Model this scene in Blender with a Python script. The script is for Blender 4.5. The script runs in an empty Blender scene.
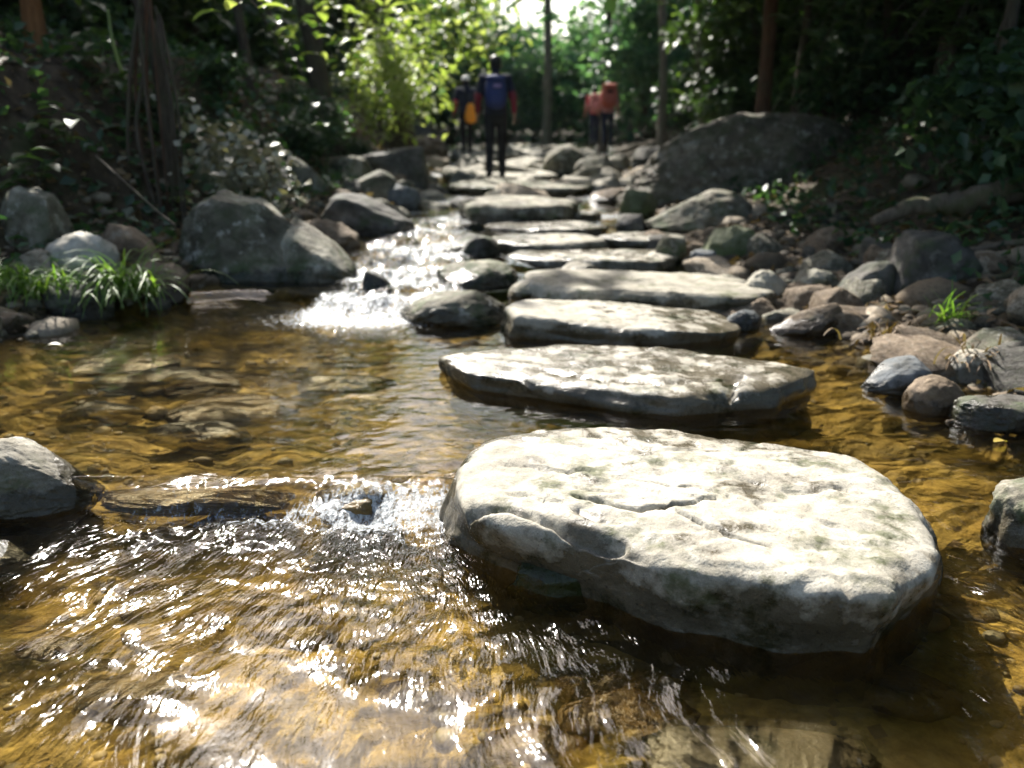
import bpy, bmesh, math, random
import numpy as np
from mathutils import Vector

rng = np.random.default_rng(7)
random.seed(7)
sc = bpy.context.scene
COL = sc.collection
R = math.radians

# ------------------------------------------------------------------ noise
_perm = np.random.default_rng(11).permutation(256).astype(np.int64)
_perm = np.concatenate([_perm, _perm, _perm])
_g = np.random.default_rng(12).normal(size=(256, 3)); _g /= np.linalg.norm(_g, axis=1)[:, None]

def pn(p):
    """gradient noise, p (N,3) -> (N,) about -0.7..0.7"""
    p = np.asarray(p, float)
    i = np.floor(p).astype(np.int64); f = p - i; i &= 255
    u = f * f * f * (f * (f * 6 - 15) + 10)
    out = np.zeros(len(p))
    for dx in (0, 1):
        for dy in (0, 1):
            for dz in (0, 1):
                h = _perm[_perm[_perm[(i[:, 0] + dx) & 255] + ((i[:, 1] + dy) & 255)] + ((i[:, 2] + dz) & 255)]
                g = _g[h]
                d = g[:, 0] * (f[:, 0] - dx) + g[:, 1] * (f[:, 1] - dy) + g[:, 2] * (f[:, 2] - dz)
                w = (u[:, 0] if dx else 1 - u[:, 0]) * (u[:, 1] if dy else 1 - u[:, 1]) * (u[:, 2] if dz else 1 - u[:, 2])
                out += w * d
    return out

def fbm(p, o=4, gain=.5, lac=2.03):
    a, s, out = 1.0, 0, 0
    p = np.asarray(p, float)
    for k in range(o):
        out = out + a * pn(p + 17.3 * k); a *= gain; p = p * lac
    return out

def n2(x, y, f=1.0, seed=0., o=1):
    p = np.stack([x * f, y * f, np.full_like(x, seed + .37)], 1)
    return fbm(p, o)

def sstep(a, b, x):
    t = np.clip((np.asarray(x, float) - a) / (b - a), 0, 1)
    return t * t * (3 - 2 * t)

# ------------------------------------------------------------------ camera
CAMZ, FPX, PITCH = 1.3, 900.0, math.atan(264 / 900.0)
cp, sp = math.cos(PITCH), math.sin(PITCH)

def ray(px, py):
    a, b = (px - 512) / FPX, (384 - py) / FPX
    return np.array([a, cp + b * sp, -sp + b * cp])

def PZ(px, py, z):
    d = ray(px, py); t = (z - CAMZ) / d[2]
    return np.array([d[0] * t, d[1] * t, z])

def PY(px, py, y):
    d = ray(px, py); t = y / d[1]
    return np.array([d[0] * t, y, CAMZ + d[2] * t])

cam = bpy.data.cameras.new("camera"); co = bpy.data.objects.new("camera", cam); COL.objects.link(co)
co.location = (0, 0, CAMZ); co.rotation_euler = (math.pi / 2 - PITCH, 0, 0)
cam.sensor_width = 36; cam.lens = 36 * FPX / 1024; cam.clip_end = 2000; cam.clip_start = .05
cam.dof.use_dof = True; cam.dof.focus_distance = 2.75; cam.dof.aperture_fstop = 1.8
sc.camera = co

# ------------------------------------------------------------------ sun
EL = R(43); hx, hy = -.34, .940
SUN = np.array([hx * math.cos(EL), hy * math.cos(EL), math.sin(EL)])
sl = bpy.data.lights.new("sun", 'SUN'); sl.energy = 5.0; sl.angle = R(.53); sl.color = (1, .955, .885)
so = bpy.data.objects.new("sun", sl); COL.objects.link(so)
so.rotation_euler = Vector(tuple(SUN)).to_track_quat('Z', 'Y').to_euler()
w = bpy.data.worlds.new("World"); sc.world = w; w.use_nodes = True
nt = w.node_tree; bg = nt.nodes['Background']
sky = nt.nodes.new('ShaderNodeTexSky'); sky.sky_type = 'NISHITA'; sky.sun_disc = False
sky.sun_elevation = EL; sky.sun_rotation = math.atan2(hx, hy)
sky.air_density = 1.0; sky.dust_density = 3.0; sky.ozone_density = 1.0
nt.links.new(sky.outputs[0], bg.inputs[0]); bg.inputs[1].default_value = .115
sc.view_settings.view_transform = 'Standard'; sc.view_settings.look = 'None'
sc.view_settings.exposure = 1.5; sc.view_settings.gamma = 1
sc.view_settings.use_curve_mapping = False
cy = sc.cycles
cy.use_denoising = True
try: cy.denoiser = 'OPENIMAGEDENOISE'
except Exception: pass
cy.max_bounces = 7; cy.diffuse_bounces = 3; cy.glossy_bounces = 3; cy.transmission_bounces = 4; cy.transparent_max_bounces = 8
cy.sample_clamp_indirect = 4; cy.caustics_reflective = False; cy.caustics_refractive = False

# ------------------------------------------------------------------ mesh helpers
def mk(name, V, F, mat=None, parent=None, smooth=True, attrs=None):
    """V (N,3); F (M,k) index array or a list of such arrays"""
    me = bpy.data.meshes.new(name)
    Fs = F if isinstance(F, list) else [F]
    V = np.ascontiguousarray(V, dtype=np.float32)
    me.vertices.add(len(V)); me.vertices.foreach_set('co', V.ravel())
    tot = np.concatenate([np.full(len(f), f.shape[1]) for f in Fs]).astype(np.int32)
    idx = np.concatenate([np.asarray(f).ravel() for f in Fs]).astype(np.int32)
    me.loops.add(len(idx)); me.loops.foreach_set('vertex_index', idx)
    me.polygons.add(len(tot))
    me.polygons.foreach_set('loop_start', (np.cumsum(tot) - tot).astype(np.int32))
    me.polygons.foreach_set('loop_total', tot)
    me.update(calc_edges=True)
    if smooth: me.polygons.foreach_set('use_smooth', np.ones(len(tot), dtype=bool))
    for k, a in (attrs or {}).items():
        a = np.asarray(a, dtype=np.float32)
        if a.ndim == 2:
            at = me.attributes.new(k, 'FLOAT_VECTOR', 'POINT'); at.data.foreach_set('vector', a.ravel())
        else:
            at = me.attributes.new(k, 'FLOAT', 'POINT'); at.data.foreach_set('value', a)
    if mat: me.materials.append(mat)
    o = bpy.data.objects.new(name, me); COL.objects.link(o)
    if parent is not None: o.parent = parent
    return o

def tag(o, label=None, cat=None, group=None, kind=None):
    if label: o['label'] = label
    if cat: o['category'] = cat
    if group: o['group'] = group
    if kind: o['kind'] = kind
    return o

def empty(name, loc, label, cat, group=None, rz=0):
    o = bpy.data.objects.new(name, None); COL.objects.link(o); o.empty_display_size = .1
    o.location = tuple(loc); o.rotation_euler = (0, 0, rz)
    return tag(o, label, cat, group)

def copy_tree(o, parent=None):
    c = o.copy(); COL.objects.link(c)
    if parent is not None: c.parent = parent
    for ch in list(o.children): copy_tree(ch, c)
    return c

_ico = {}
def ico(n):
    if n not in _ico:
        bm = bmesh.new(); bmesh.ops.create_icosphere(bm, subdivisions=n, radius=1)
        bm.verts.ensure_lookup_table()
        V = np.array([v.co[:] for v in bm.verts]); V /= np.linalg.norm(V, axis=1)[:, None]
        F = np.array([[v.index for v in f.verts] for f in bm.faces]); bm.free()
        _ico[n] = (V, F)
    return _ico[n]

def tube(pts, rad, n=8, seed=0, rough=0.):
    pts = np.asarray(pts, float); rad = np.asarray(rad, float)
    T = np.gradient(pts, axis=0); T /= np.linalg.norm(T, axis=1)[:, None] + 1e-9
    ref = np.array([0, 0, 1.]) if abs(T[0][2]) < .8 else np.array([1., 0, 0])
    A = np.cross(T, ref); A /= np.linalg.norm(A, axis=1)[:, None] + 1e-9
    B = np.cross(T, A)
    th = np.linspace(0, 2 * np.pi, n, endpoint=False)
    V = pts[:, None] + rad[:, None, None] * (np.cos(th)[None, :, None] * A[:, None] + np.sin(th)[None, :, None] * B[:, None])
    V = V.reshape(-1, 3)
    if rough:
        c = np.repeat(pts, n, 0); rr = np.repeat(rad, n)
        d = (V - c) / rr[:, None]
        V = c + d * (rr * (1 + rough * fbm(np.stack([d[:, 0] * 1.6 + seed, d[:, 1] * 1.6, V[:, 2] * 1.3 + V[:, 1]], 1), 3)))[:, None]
    m = len(pts)
    i = np.arange(m - 1)[:, None] * n; j = np.arange(n)[None]; j2 = (j + 1) % n
    F = np.stack([i + j, i + j2, i + n + j2, i + n + j], -1).reshape(-1, 4)
    return V, F

def merge(parts):
    Vs, Fs, o = [], [], 0
    for V, F in parts:
        Vs.append(V); Fs.append(np.asarray(F) + o); o += len(V)
    ks = sorted({f.shape[1] for f in Fs})
    return np.concatenate(Vs), [np.concatenate([f for f in Fs if f.shape[1] == k]) for k in ks]

def resample(pts, n):
    pts = np.asarray(pts, float)
    t = np.linspace(0, 1, len(pts)); s = np.linspace(0, 1, n)
    P = np.stack([np.interp(s, t, pts[:, k]) for k in range(pts.shape[1])], 1)
    for _ in range(max(1, n // len(pts))):
        P[1:-1] = .25 * P[:-2] + .5 * P[1:-1] + .25 * P[2:]
    return P

# ------------------------------------------------------------------ materials
def newmat(name):
    m = bpy.data.materials.new(name); m.use_nodes = True
    nt = m.node_tree; nt.nodes.clear()
    out = nt.nodes.new('ShaderNodeOutputMaterial')
    return m, nt, out

class G:
    """tiny node helper"""
    def __init__(s, nt): s.nt = nt
    def n(s, t, **k):
        nd = s.nt.nodes.new(t)
        for a, v in k.items(): setattr(nd, a, v)
        return nd
    def l(s, a, b): s.nt.links.new(a, b)
    def noise(s, vec, scale, detail=4, rough=.55, dist=0):
        nd = s.n('ShaderNodeTexNoise'); nd.inputs['Scale'].default_value = scale; nd.inputs['Detail'].default_value = detail
        nd.inputs['Roughness'].default_value = rough; nd.inputs['Distortion'].default_value = dist
        if vec is not None: s.l(vec, nd.inputs['Vector'])
        return nd.outputs['Fac']
    def ramp(s, fac, stops):
        nd = s.n('ShaderNodeValToRGB'); cr = nd.color_ramp
        while len(cr.elements) < len(stops): cr.elements.new(.5)
        for e, (p, c) in zip(cr.elements, stops):
            e.position = p; e.color = c if len(c) == 4 else (*c, 1)
        s.l(fac, nd.inputs[0]); return nd.outputs[0]
    def mr(s, v, a, b, c=0., d=1., smooth=False):
        nd = s.n('ShaderNodeMapRange'); nd.clamp = True
        if smooth: nd.interpolation_type = 'SMOOTHSTEP'
        s.l(v, nd.inputs[0])
        for k, q in zip((1, 2, 3, 4), (a, b, c, d)): nd.inputs[k].default_value = q
        return nd.outputs[0]
    def mix(s, f, a, b, bt='MIX'):
        nd = s.n('ShaderNodeMix', data_type='RGBA', blend_type=bt)
        for sock, v in ((nd.inputs[0], f), (nd.inputs[6], a), (nd.inputs[7], b)):
            if hasattr(v, 'is_output'): s.l(v, sock)
            elif isinstance(v, (int, float)): sock.default_value = v
            else: sock.default_value = v if len(v) == 4 else (*v, 1)
        return nd.outputs[2]
    def math(s, op, a, b=0.):
        nd = s.n('ShaderNodeMath', operation=op)
        for sock, v in zip(nd.inputs, (a, b)):
            if hasattr(v, 'is_output'): s.l(v, sock)
            else: sock.default_value = v
        return nd.outputs[0]
    def bump(s, h, strength, dist, normal=None):
        nd = s.n('ShaderNodeBump'); nd.inputs['Strength'].default_value = strength; nd.inputs['Distance'].default_value = dist
        s.l(h, nd.inputs['Height'])
        if normal is not None: s.l(normal, nd.inputs['Normal'])
        return nd.outputs[0]
    def attr(s, name):
        return s.n('ShaderNodeAttribute', attribute_name=name).outputs['Fac']
    def bsdf(s, out, color, rough=.8, normal=None, spec=.3):
        b = s.n('ShaderNodeBsdfPrincipled')
        if hasattr(color, 'is_output'): s.l(color, b.inputs['Base Color'])
        else: b.inputs['Base Color'].default_value = (*color, 1)
        if hasattr(rough, 'is_output'): s.l(rough, b.inputs['Roughness'])
        else: b.inputs['Roughness'].default_value = rough
        b.inputs['Specular IOR Level'].default_value = spec
        if normal is not None: s.l(normal, b.inputs['Normal'])
        if out is not None: s.l(b.outputs[0], out.inputs[0])
        return b

def rock_mat(name, c1, c2, c3, moss=.0, mosscol=(.05, .07, .02), lichen=.35, scale=1.0, mott=1.0):
    m, nt, out = newmat(name); g = G(nt)
    tc = g.n('ShaderNodeTexCoord'); oi = g.n('ShaderNodeObjectInfo')
    va = g.n('ShaderNodeVectorMath', operation='ADD'); sc_ = g.n('ShaderNodeVectorMath', operation='SCALE')
    cmb = g.n('ShaderNodeCombineXYZ')
    for k in range(3): g.l(oi.outputs['Random'], cmb.inputs[k])
    g.l(cmb.outputs[0], sc_.inputs[0]); sc_.inputs['Scale'].default_value = 37
    g.l(tc.outputs['Object'], va.inputs[0]); g.l(sc_.outputs[0], va.inputs[1])
    v = va.outputs[0]
    big = g.noise(v, 2.2 * scale, 6, .6, .6)
    col = g.ramp(big, [(.36, c1), (.5, c2), (.62, c3)])
    med = g.noise(v, 9 * scale, 7, .65, .4)
    col = g.mix(g.mr(med, .42, .62, 0, .85 * mott), col, g.mix(1., col, (.45, .42, .36), 'MULTIPLY'))
    # pale lichen blotches
    li = g.mr(g.noise(v, 7.5 * scale, 7, .72), .55, .63, 0, lichen)
    col = g.mix(li, col, (.42, .41, .36))
    # dark pits
    pit = g.noise(v, 62 * scale, 4, .7)
    col = g.mix(g.mr(pit, .58, .7, 0, .7), col, (.06, .055, .045))
    grain = g.noise(v, 220, 3, .7)
    col = g.mix(.6, col, g.ramp(grain, [(.3, (.62, .62, .62)), (.7, (1.25, 1.22, 1.18))]), 'MULTIPLY')
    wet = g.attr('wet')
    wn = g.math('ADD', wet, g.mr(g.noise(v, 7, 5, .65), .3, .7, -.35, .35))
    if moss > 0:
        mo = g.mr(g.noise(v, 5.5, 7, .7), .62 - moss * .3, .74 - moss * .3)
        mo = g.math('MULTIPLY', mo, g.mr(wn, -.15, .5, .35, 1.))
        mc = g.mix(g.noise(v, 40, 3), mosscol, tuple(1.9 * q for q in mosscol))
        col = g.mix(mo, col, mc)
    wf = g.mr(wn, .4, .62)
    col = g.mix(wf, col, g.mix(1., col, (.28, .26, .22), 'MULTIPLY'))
    rough = g.mr(wf, 0, 1, .82, .26)
    b1 = g.bump(med, .75 * mott, .022 / scale)
    b2 = g.bump(pit, .55, .006, b1)
    b3 = g.bump(grain, .4, .0018, b2)
    g.bsdf(out, col, rough, b3, .35)
    return m

M = {}
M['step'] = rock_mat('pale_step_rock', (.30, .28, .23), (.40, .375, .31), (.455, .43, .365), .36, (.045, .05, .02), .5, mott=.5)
M['huge'] = rock_mat('brown_grey_rock', (.07, .06, .045), (.12, .105, .08), (.19, .17, .135), .5, (.035, .045, .018), .6)
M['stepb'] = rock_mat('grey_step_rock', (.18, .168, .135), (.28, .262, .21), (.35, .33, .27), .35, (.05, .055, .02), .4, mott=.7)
M['grey'] = rock_mat('grey_rock', (.075, .070, .048), (.165, .15, .112), (.33, .31, .245), .5, (.035, .05, .018), .65)
M['dark'] = rock_mat('dark_rock', (.05, .048, .042), (.085, .08, .07), (.13, .12, .105), .4, (.03, .042, .015), .2)
M['brown'] = rock_mat('brown_rock', (.12, .085, .055), (.19, .14, .09), (.26, .20, .14), .2, (.05, .05, .015), .25)
M['tan'] = rock_mat('tan_rock', (.26, .21, .15), (.36, .30, .22), (.42, .36, .28), .0, lichen=.3)
M['blue'] = rock_mat('bluish_rock', (.07, .08, .085), (.11, .125, .135), (.17, .185, .195), .0, lichen=.15)
M['moss'] = rock_mat('mossy_rock', (.09, .095, .06), (.13, .14, .085), (.19, .19, .13), .9, (.045, .065, .018), .2)
M['amber'] = rock_mat('submerged_rock', (.36, .22, .05), (.55, .36, .10), (.65, .48, .20), .15, (.06, .055, .01), .3)

def leaf_mat(name, c1, c2, c3, trans=.4, rough=.45):
    m, nt, out = newmat(name); g = G(nt)
    geo = g.n('ShaderNodeNewGeometry')
    col = g.ramp(geo.outputs['Random Per Island'], [(0., c1), (.55, c2), (1., c3)])
    tc = g.n('ShaderNodeTexCoord')
    col = g.mix(.5, col, g.ramp(g.noise(tc.outputs['Object'], 1.1, 3), [(.3, (.6, .65, .6)), (.7, (1.3, 1.25, 1.1))]), 'MULTIPLY')
    b = g.bsdf(None, col, rough, None, .45)
    t = g.n('ShaderNodeBsdfTranslucent'); g.l(g.mix(1., col, (1.6, 1.75, .7), 'MULTIPLY'), t.inputs[0])
    mx = g.n('ShaderNodeMixShader'); mx.inputs[0].default_value = trans
    g.l(b.outputs[0], mx.inputs[1]); g.l(t.outputs[0], mx.inputs[2]); g.l(mx.outputs[0], out.inputs[0])
    return m

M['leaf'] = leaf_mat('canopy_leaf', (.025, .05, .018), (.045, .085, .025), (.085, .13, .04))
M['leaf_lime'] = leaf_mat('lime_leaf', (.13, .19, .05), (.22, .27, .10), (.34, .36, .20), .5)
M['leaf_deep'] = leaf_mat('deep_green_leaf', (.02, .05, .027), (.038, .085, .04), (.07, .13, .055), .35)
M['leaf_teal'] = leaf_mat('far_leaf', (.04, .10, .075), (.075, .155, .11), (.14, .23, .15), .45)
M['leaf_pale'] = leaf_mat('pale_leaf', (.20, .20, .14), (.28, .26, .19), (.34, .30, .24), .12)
M['grass'] = leaf_mat('grass_blade', (.07, .14, .03), (.12, .22, .045), (.20, .29, .08), .45)
M['litter'] = leaf_mat('dry_leaf', (.06, .038, .02), (.15, .095, .05), (.27, .19, .115), .15, .7)
M['leaf_yellow'] = leaf_mat('yellow_leaf', (.38, .27, .05), (.42, .32, .08), (.45, .36, .1), .3)

def bark_mat(name, c1, c2, c3):
    m, nt, out = newmat(name); g = G(nt)
    tc = g.n('ShaderNodeTexCoord'); mp = g.n('ShaderNodeMapping'); mp.inputs['Scale'].default_value = (1, 1, .22)
    g.l(tc.outputs['Object'], mp.inputs[0])
    a = g.noise(mp.outputs[0], 24, 6, .65, .5); b = g.noise(tc.outputs['Object'], 3, 5, .6)
    col = g.mix(g.mr(a, .35, .65), c1, c2); col = g.mix(g.mr(b, .5, .68), col, c3)
    g.bsdf(out, col, .88, g.bump(a, .9, .02), .2)
    return m
M['bark'] = bark_mat('dark_bark', (.045, .035, .025), (.10, .08, .058), (.075, .08, .045))
M['bark_red'] = bark_mat('reddish_bark', (.07, .035, .022), (.13, .07, .042), (.09, .07, .045))
M['bark_orange'] = bark_mat('orange_bark', (.15, .065, .025), (.24, .115, .045), (.12, .08, .04))
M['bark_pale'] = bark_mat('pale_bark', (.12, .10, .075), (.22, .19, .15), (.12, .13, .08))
M['log'] = bark_mat('mossy_log', (.09, .07, .05), (.17, .14, .105), (.06, .075, .025))

def plain(name, c, rough=.8, var=.25, scale=30):
    m, nt, out = newmat(name); g = G(nt)
    tc = g.n('ShaderNodeTexCoord'); n = g.noise(tc.outputs['Object'], scale, 4)
    col = g.mix(n, tuple(q * (1 - var) for q in c), tuple(q * (1 + var) for q in c))
    g.bsdf(out, col, rough, g.bump(n, .3, .01), .3)
    return m

# ------------------------------------------------------------------ land and water levels
_ky = [-12, 0, 3, 4.5, 6, 8, 10, 14, 20, 30, 140]
_L = [-3.6, -3.5, -3.3, -3.1, -2.45, -1.75, -1.4, -1.35, -1.7, -2.2, -3]
_Rr = [3.0, 2.8, 2.45, 2.05, 1.75, 1.5, 1.5, 1.75, 2.5, 3.2, 4]
def Led(y): return np.interp(y, _ky, _L)
def Red(y): return np.interp(y, _ky, _Rr)

CH = np.array([-.36, 2.98])                   # the chute between the sill and the big step
def sill_y(x): return 2.93 + .10 * np.sin(x * 2.3 + .4) + .05 * np.sin(x * 6.1) + .16 * np.exp(-((x + .36) / .28) ** 2) * 0
def level(x, y):
    x = np.asarray(x, float); y = np.asarray(y, float)
    s = sill_y(x)
    wdt = np.where(x < .2, .045 + .17 * np.exp(-((x + .66) / .10) ** 2) + .22 * np.exp(-((x + .30) / .14) ** 2), .30)
    z = .095 * sstep(-wdt, wdt * .55, y - s)
    c = 5.85 + .25 * np.sin(x * 3.1 + 1.)        # the cascade west of the steps, gentler among them
    far = np.interp(y, [5.7, 6.9, 7.6, 9, 12, 14, 20, 34, 150], [0, .02, .055, .12, .175, .205, .28, .45, 1.5])
    cas = np.maximum(far * .9, .065 * sstep(c, c + .18, y) + .035 * sstep(c + .85, c + 1.05, y) + .04 * sstep(c + 2.0, c + 2.4, y) + .01 * np.clip(y - c, 0, 2.4))
    k = sstep(.40, -.05, x)
    z = z + far * (1 - k) + cas * k
    return z

def land(x, y):
    x = np.asarray(x, float).ravel(); y = np.asarray(y, float).ravel()
    W = level(x, y)
    wob = .22 * n2(x, y, .8, 3, 3)
    L, Rg = Led(y) + wob, Red(y) + wob
    dl, dr = L - x, x - Rg
    inside = np.minimum(-dl, -dr)
    dep = .17 + .05 * n2(x, y, 1.1, 9, 2) + .05 * n2(x, y, 3.7, 5, 2) + .022 * np.abs(n2(x, y, 9, 6, 2))
    dep = np.where((y < 2.7), dep * .85, dep)
    dep = dep * (1 - .45 * sstep(6, 9, y))
    bed = W - dep * sstep(-.05, .45, inside)
    def rise_l(d):
        st = 1 - .75 * sstep(5.5, 3.5, y)
        return .30 * np.clip(d, 0, 1) + 1.25 * np.clip(d - 1., 0, .95) * st + .32 * np.clip(d - 1.95, 0, 9) + .12 * np.clip(d - 11, 0, 90)
    def rise_r(d):
        return .22 * np.clip(d, 0, 1.3) + .55 * np.clip(d - 1.3, 0, 2.2) + .28 * np.clip(d - 3.5, 0, 8) + .12 * np.clip(d - 11.5, 0, 90)
    bank = np.maximum(rise_l(dl), rise_r(dr))
    rough = (.09 * n2(x, y, 1.6, 21, 4) + .035 * n2(x, y, 7, 22, 3)) * sstep(0, .5, np.maximum(dl, dr)) + .25 * n2(x, y, .45, 23, 2) * sstep(.6, 2.5, np.maximum(dl, dr))
    z = np.where(inside > 0, bed, W + .0 + bank) + rough
    z = z + .03 * np.clip(y - 30, 0, 100) * 1.2
    return z

def land1(x, y): return float(land([x], [y])[0])

def PL(px, py, off=0.0, y0=1.6, y1=60):
    """the point where the pixel's ray meets the land (or the water over it)"""
    d = ray(px, py)
    ys = np.geomspace(y0, y1, 900); t = ys / d[1]
    x, z = d[0] * t, CAMZ + d[2] * t
    h = np.maximum(land(x, ys), np.where((x > Led(ys)) & (x < Red(ys)), level(x, ys), -9)) + off
    k = np.nonzero(z <= h)[0]
    k = k[0] if len(k) else len(ys) - 1
    return np.array([x[k], ys[k], h[k] - off])

# ground sheet
def spaced(lo, hi, step, far, grow=1.12):
    a = list(np.arange(lo, hi + 1e-6, step)); s = step
    while a[-1] < far: s *= grow; a.append(a[-1] + s)
    return a
xs = spaced(0, 4.6, .033, 75); xs = np.array([-q for q in xs[:0:-1]] + xs)
ys = [1.2]
while ys[-1] < 30: ys.append(ys[-1] + max(.024, .0085 * ys[-1]))
s_ = .3
while ys[-1] < 150: s_ *= 1.1; ys.append(ys[-1] + s_)
pre = list(np.arange(-12, 1.15, .22)); ys = np.array(pre + ys)
X, Y = np.meshgrid(xs, ys); xv, yv = X.ravel(), Y.ravel()
zv = land(xv, yv)
nx, ny = len(xs), len(ys)
i = np.arange(ny - 1)[:, None] * nx; j = np.arange(nx - 1)[None]
F = np.stack([i + j, i + j + 1, i + nx + j + 1, i + nx + j], -1).reshape(-1, 4)
under = sstep(.01, -.04, zv - level(xv, yv)) * ((xv > Led(yv) - .4) & (xv < Red(yv) + .4))

m, nt, out = newmat('stream_ground'); g = G(nt)
tc = g.n('ShaderNodeTexCoord'); v = tc.outputs['Object']
u = g.attr('under')
n1 = g.noise(v, 1.7, 5, .6, .8); n2_ = g.noise(v, 8, 6, .65, .5); n3 = g.noise(v, 45, 4, .7)
vor = g.n('ShaderNodeTexVoronoi'); vor.inputs['Scale'].default_value = 9; g.l(v, vor.inputs['Vector'])
vor2 = g.n('ShaderNodeTexVoronoi'); vor2.inputs['Scale'].default_value = 26; g.l(v, vor2.inputs['Vector'])
bedc = g.ramp(n1, [(.30, (.075, .058, .016)), (.41, (.36, .255, .060)), (.54, (.56, .41, .12)), (.70, (.62, .50, .25))])
bedc = g.mix(g.mr(n2_, .4, .62, 0, .8), bedc, g.mix(1., bedc, (.42, .36, .26), 'MULTIPLY'))
mpb = g.n('ShaderNodeMapping'); mpb.inputs['Scale'].default_value = (.9, 2.6, 1); g.l(v, mpb.inputs[0])
bedc = g.mix(g.mr(g.noise(mpb.outputs[0], 1.5, 5, .6, .5), .53, .60, 0, .8), bedc, (.045, .040, .014))
bedc = g.mix(g.mr(vor.outputs['Distance'], .25, .6, 0, .3), bedc, (.045, .03, .012))
bedc = g.mix(g.mr(g.noise(v, 3.1, 4, .6), .55, .68, 0, .7), bedc, (.075, .07, .02))
bedc = g.mix(.5, bedc, g.ramp(n3, [(.3, (.6, .58, .5)), (.7, (1.3, 1.25, 1.15))]), 'MULTIPLY')
soil = g.ramp(n2_, [(.3, (.022, .016, .010)), (.5, (.05, .036, .022)), (.7, (.10, .072, .045))])
soil = g.mix(g.mr(n1, .5, .64, 0, .7), soil, (.035, .045, .014))
col = g.mix(u, soil, bedc)
bmp = g.bump(n3, .6, .012, g.bump(n2_, .7, .05))
g.bsdf(out, col, .85, bmp, .2)
tag(mk('ground', np.stack([xv, yv, zv], 1), F, m, attrs={'under': under}), 'brown forest floor and amber stream bed under the water', 'ground', kind='structure')

# ------------------------------------------------------------------ water
def hw(y): return np.minimum(1.5 + .62 * np.maximum(y, 0), 3.9)
ys = list(np.arange(-6, .6, .12)) + [.6]
while ys[-1] < 1.5: ys.append(ys[-1] + .012)
while ys[-1] < 46: ys.append(ys[-1] * 1.0040)
ys = np.array(ys); NU = 560; us = np.linspace(-1, 1, NU)
X = us[None] * hw(ys)[:, None] + 0 * ys[:, None]; Y = np.repeat(ys[:, None], NU, 1)
xv, yv = X.ravel(), Y.ravel()
lv = level(xv, yv)
near = sstep(3.15, 2.75, yv)                                       # lower, fast water
dx, dy = xv - CH[0], yv - CH[1]
r = np.hypot(dx, dy) + 1e-4
turb = near * np.exp(-((dx - .18 * (-dy)) / (.45 + .55 * np.clip(-dy, 0, 3))) ** 2) * sstep(1.25, .2, r)
turb = np.maximum(turb, near * .75 * np.exp(-((yv - 2.70) / .16) ** 2) * sstep(-1.55, -1.1, xv) * sstep(.0, -.2, xv))
turb_r = near * sstep(.95, 1.25, xv) * .6
casc = sstep(5.2, 5.75, yv) * sstep(10.5, 9.4, yv) * sstep(-.16, -.40, xv + .03 * (yv - 6)) * sstep(-1.45, -1.1, xv)
runout = sstep(4.5, 5.5, yv) * sstep(6.1, 5.7, yv) * np.exp(-((xv + 1.0) / .62) ** 2)
wx = xv + .10 * n2(xv, yv, 2.2, 40, 2); wy = yv + .10 * n2(xv, yv, 2.2, 41, 2)
ang = np.arctan2(wx - CH[0], -(wy - CH[1])); rr = np.hypot(wx - CH[0], wy - CH[1])
def rid(a, b, f1, f2, s):                       # sharp-crested ripples
    return 1 - 2 * np.abs(pn(np.stack([a * f1, b * f2, np.full_like(a, s)], 1))) * 1.6
arc = ang * np.sqrt(np.clip(rr, .25, 3.5))
def p3(a, b, c): return pn(np.stack([a, b, np.full_like(a, c)], 1))
fore = rid(rr * 3.2, arc, 1, 6.5, .3) * .011 + rid(rr * 7, arc, 1, 13, 4.1) * .0045 + p3(rr * 8.5, arc * 4.5, 5.1) * .012 + p3(wx * 4, wy * 5.5, 7.7) * .010
fine = rid(rr * 13, arc, 1, 22, 2.2) * .0065 + p3(wx * 22, wy * 22, 8.2) * .008 + p3(wx * 11, wy * 13, 3.1) * .018
pool = pn(np.stack([wx * 5.5, wy * 9, 0 * wx + 1.7], 1)) * .0042 + rid(wx, wy, 9, 17, 6.6) * .0016 + pn(np.stack([wx * 19, wy * 30, 0 * wx + 5.7], 1)) * .0010
wild = pn(np.stack([xv * 5, yv * 4, 0 * xv + 2.7], 1)) * .07 + rid(xv, yv, 14, 8, 9.6) * .024 + pn(np.stack([xv * 30, yv * 24, 0 * xv + 2.9], 1)) * .012
chop = pn(np.stack([wx * 15, wy * 15, 0 * wx + 11.7], 1)) * .008 + rid(wx, wy, 30, 30, 1.6) * .004
farw = sstep(8, 10, yv)
calm = .16 + .78 * sstep(-.12, .30, n2(xv, yv, 2.1, 63, 2))
calm = np.maximum(calm, .62 * near * sstep(-.1, .4, xv))
disp = near * fore * np.maximum(calm, turb) * (1 - .3 * turb) + turb * fine + turb_r * (fine * .6) + (1 - near) * (1 - casc) * pool * (.25 + 1.1 * calm) * (1 - farw) + casc * wild + np.maximum(runout, 0) * chop
disp += farw * (pn(np.stack([xv * 6, yv * 5, 0 * xv], 1)) * .02)
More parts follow.
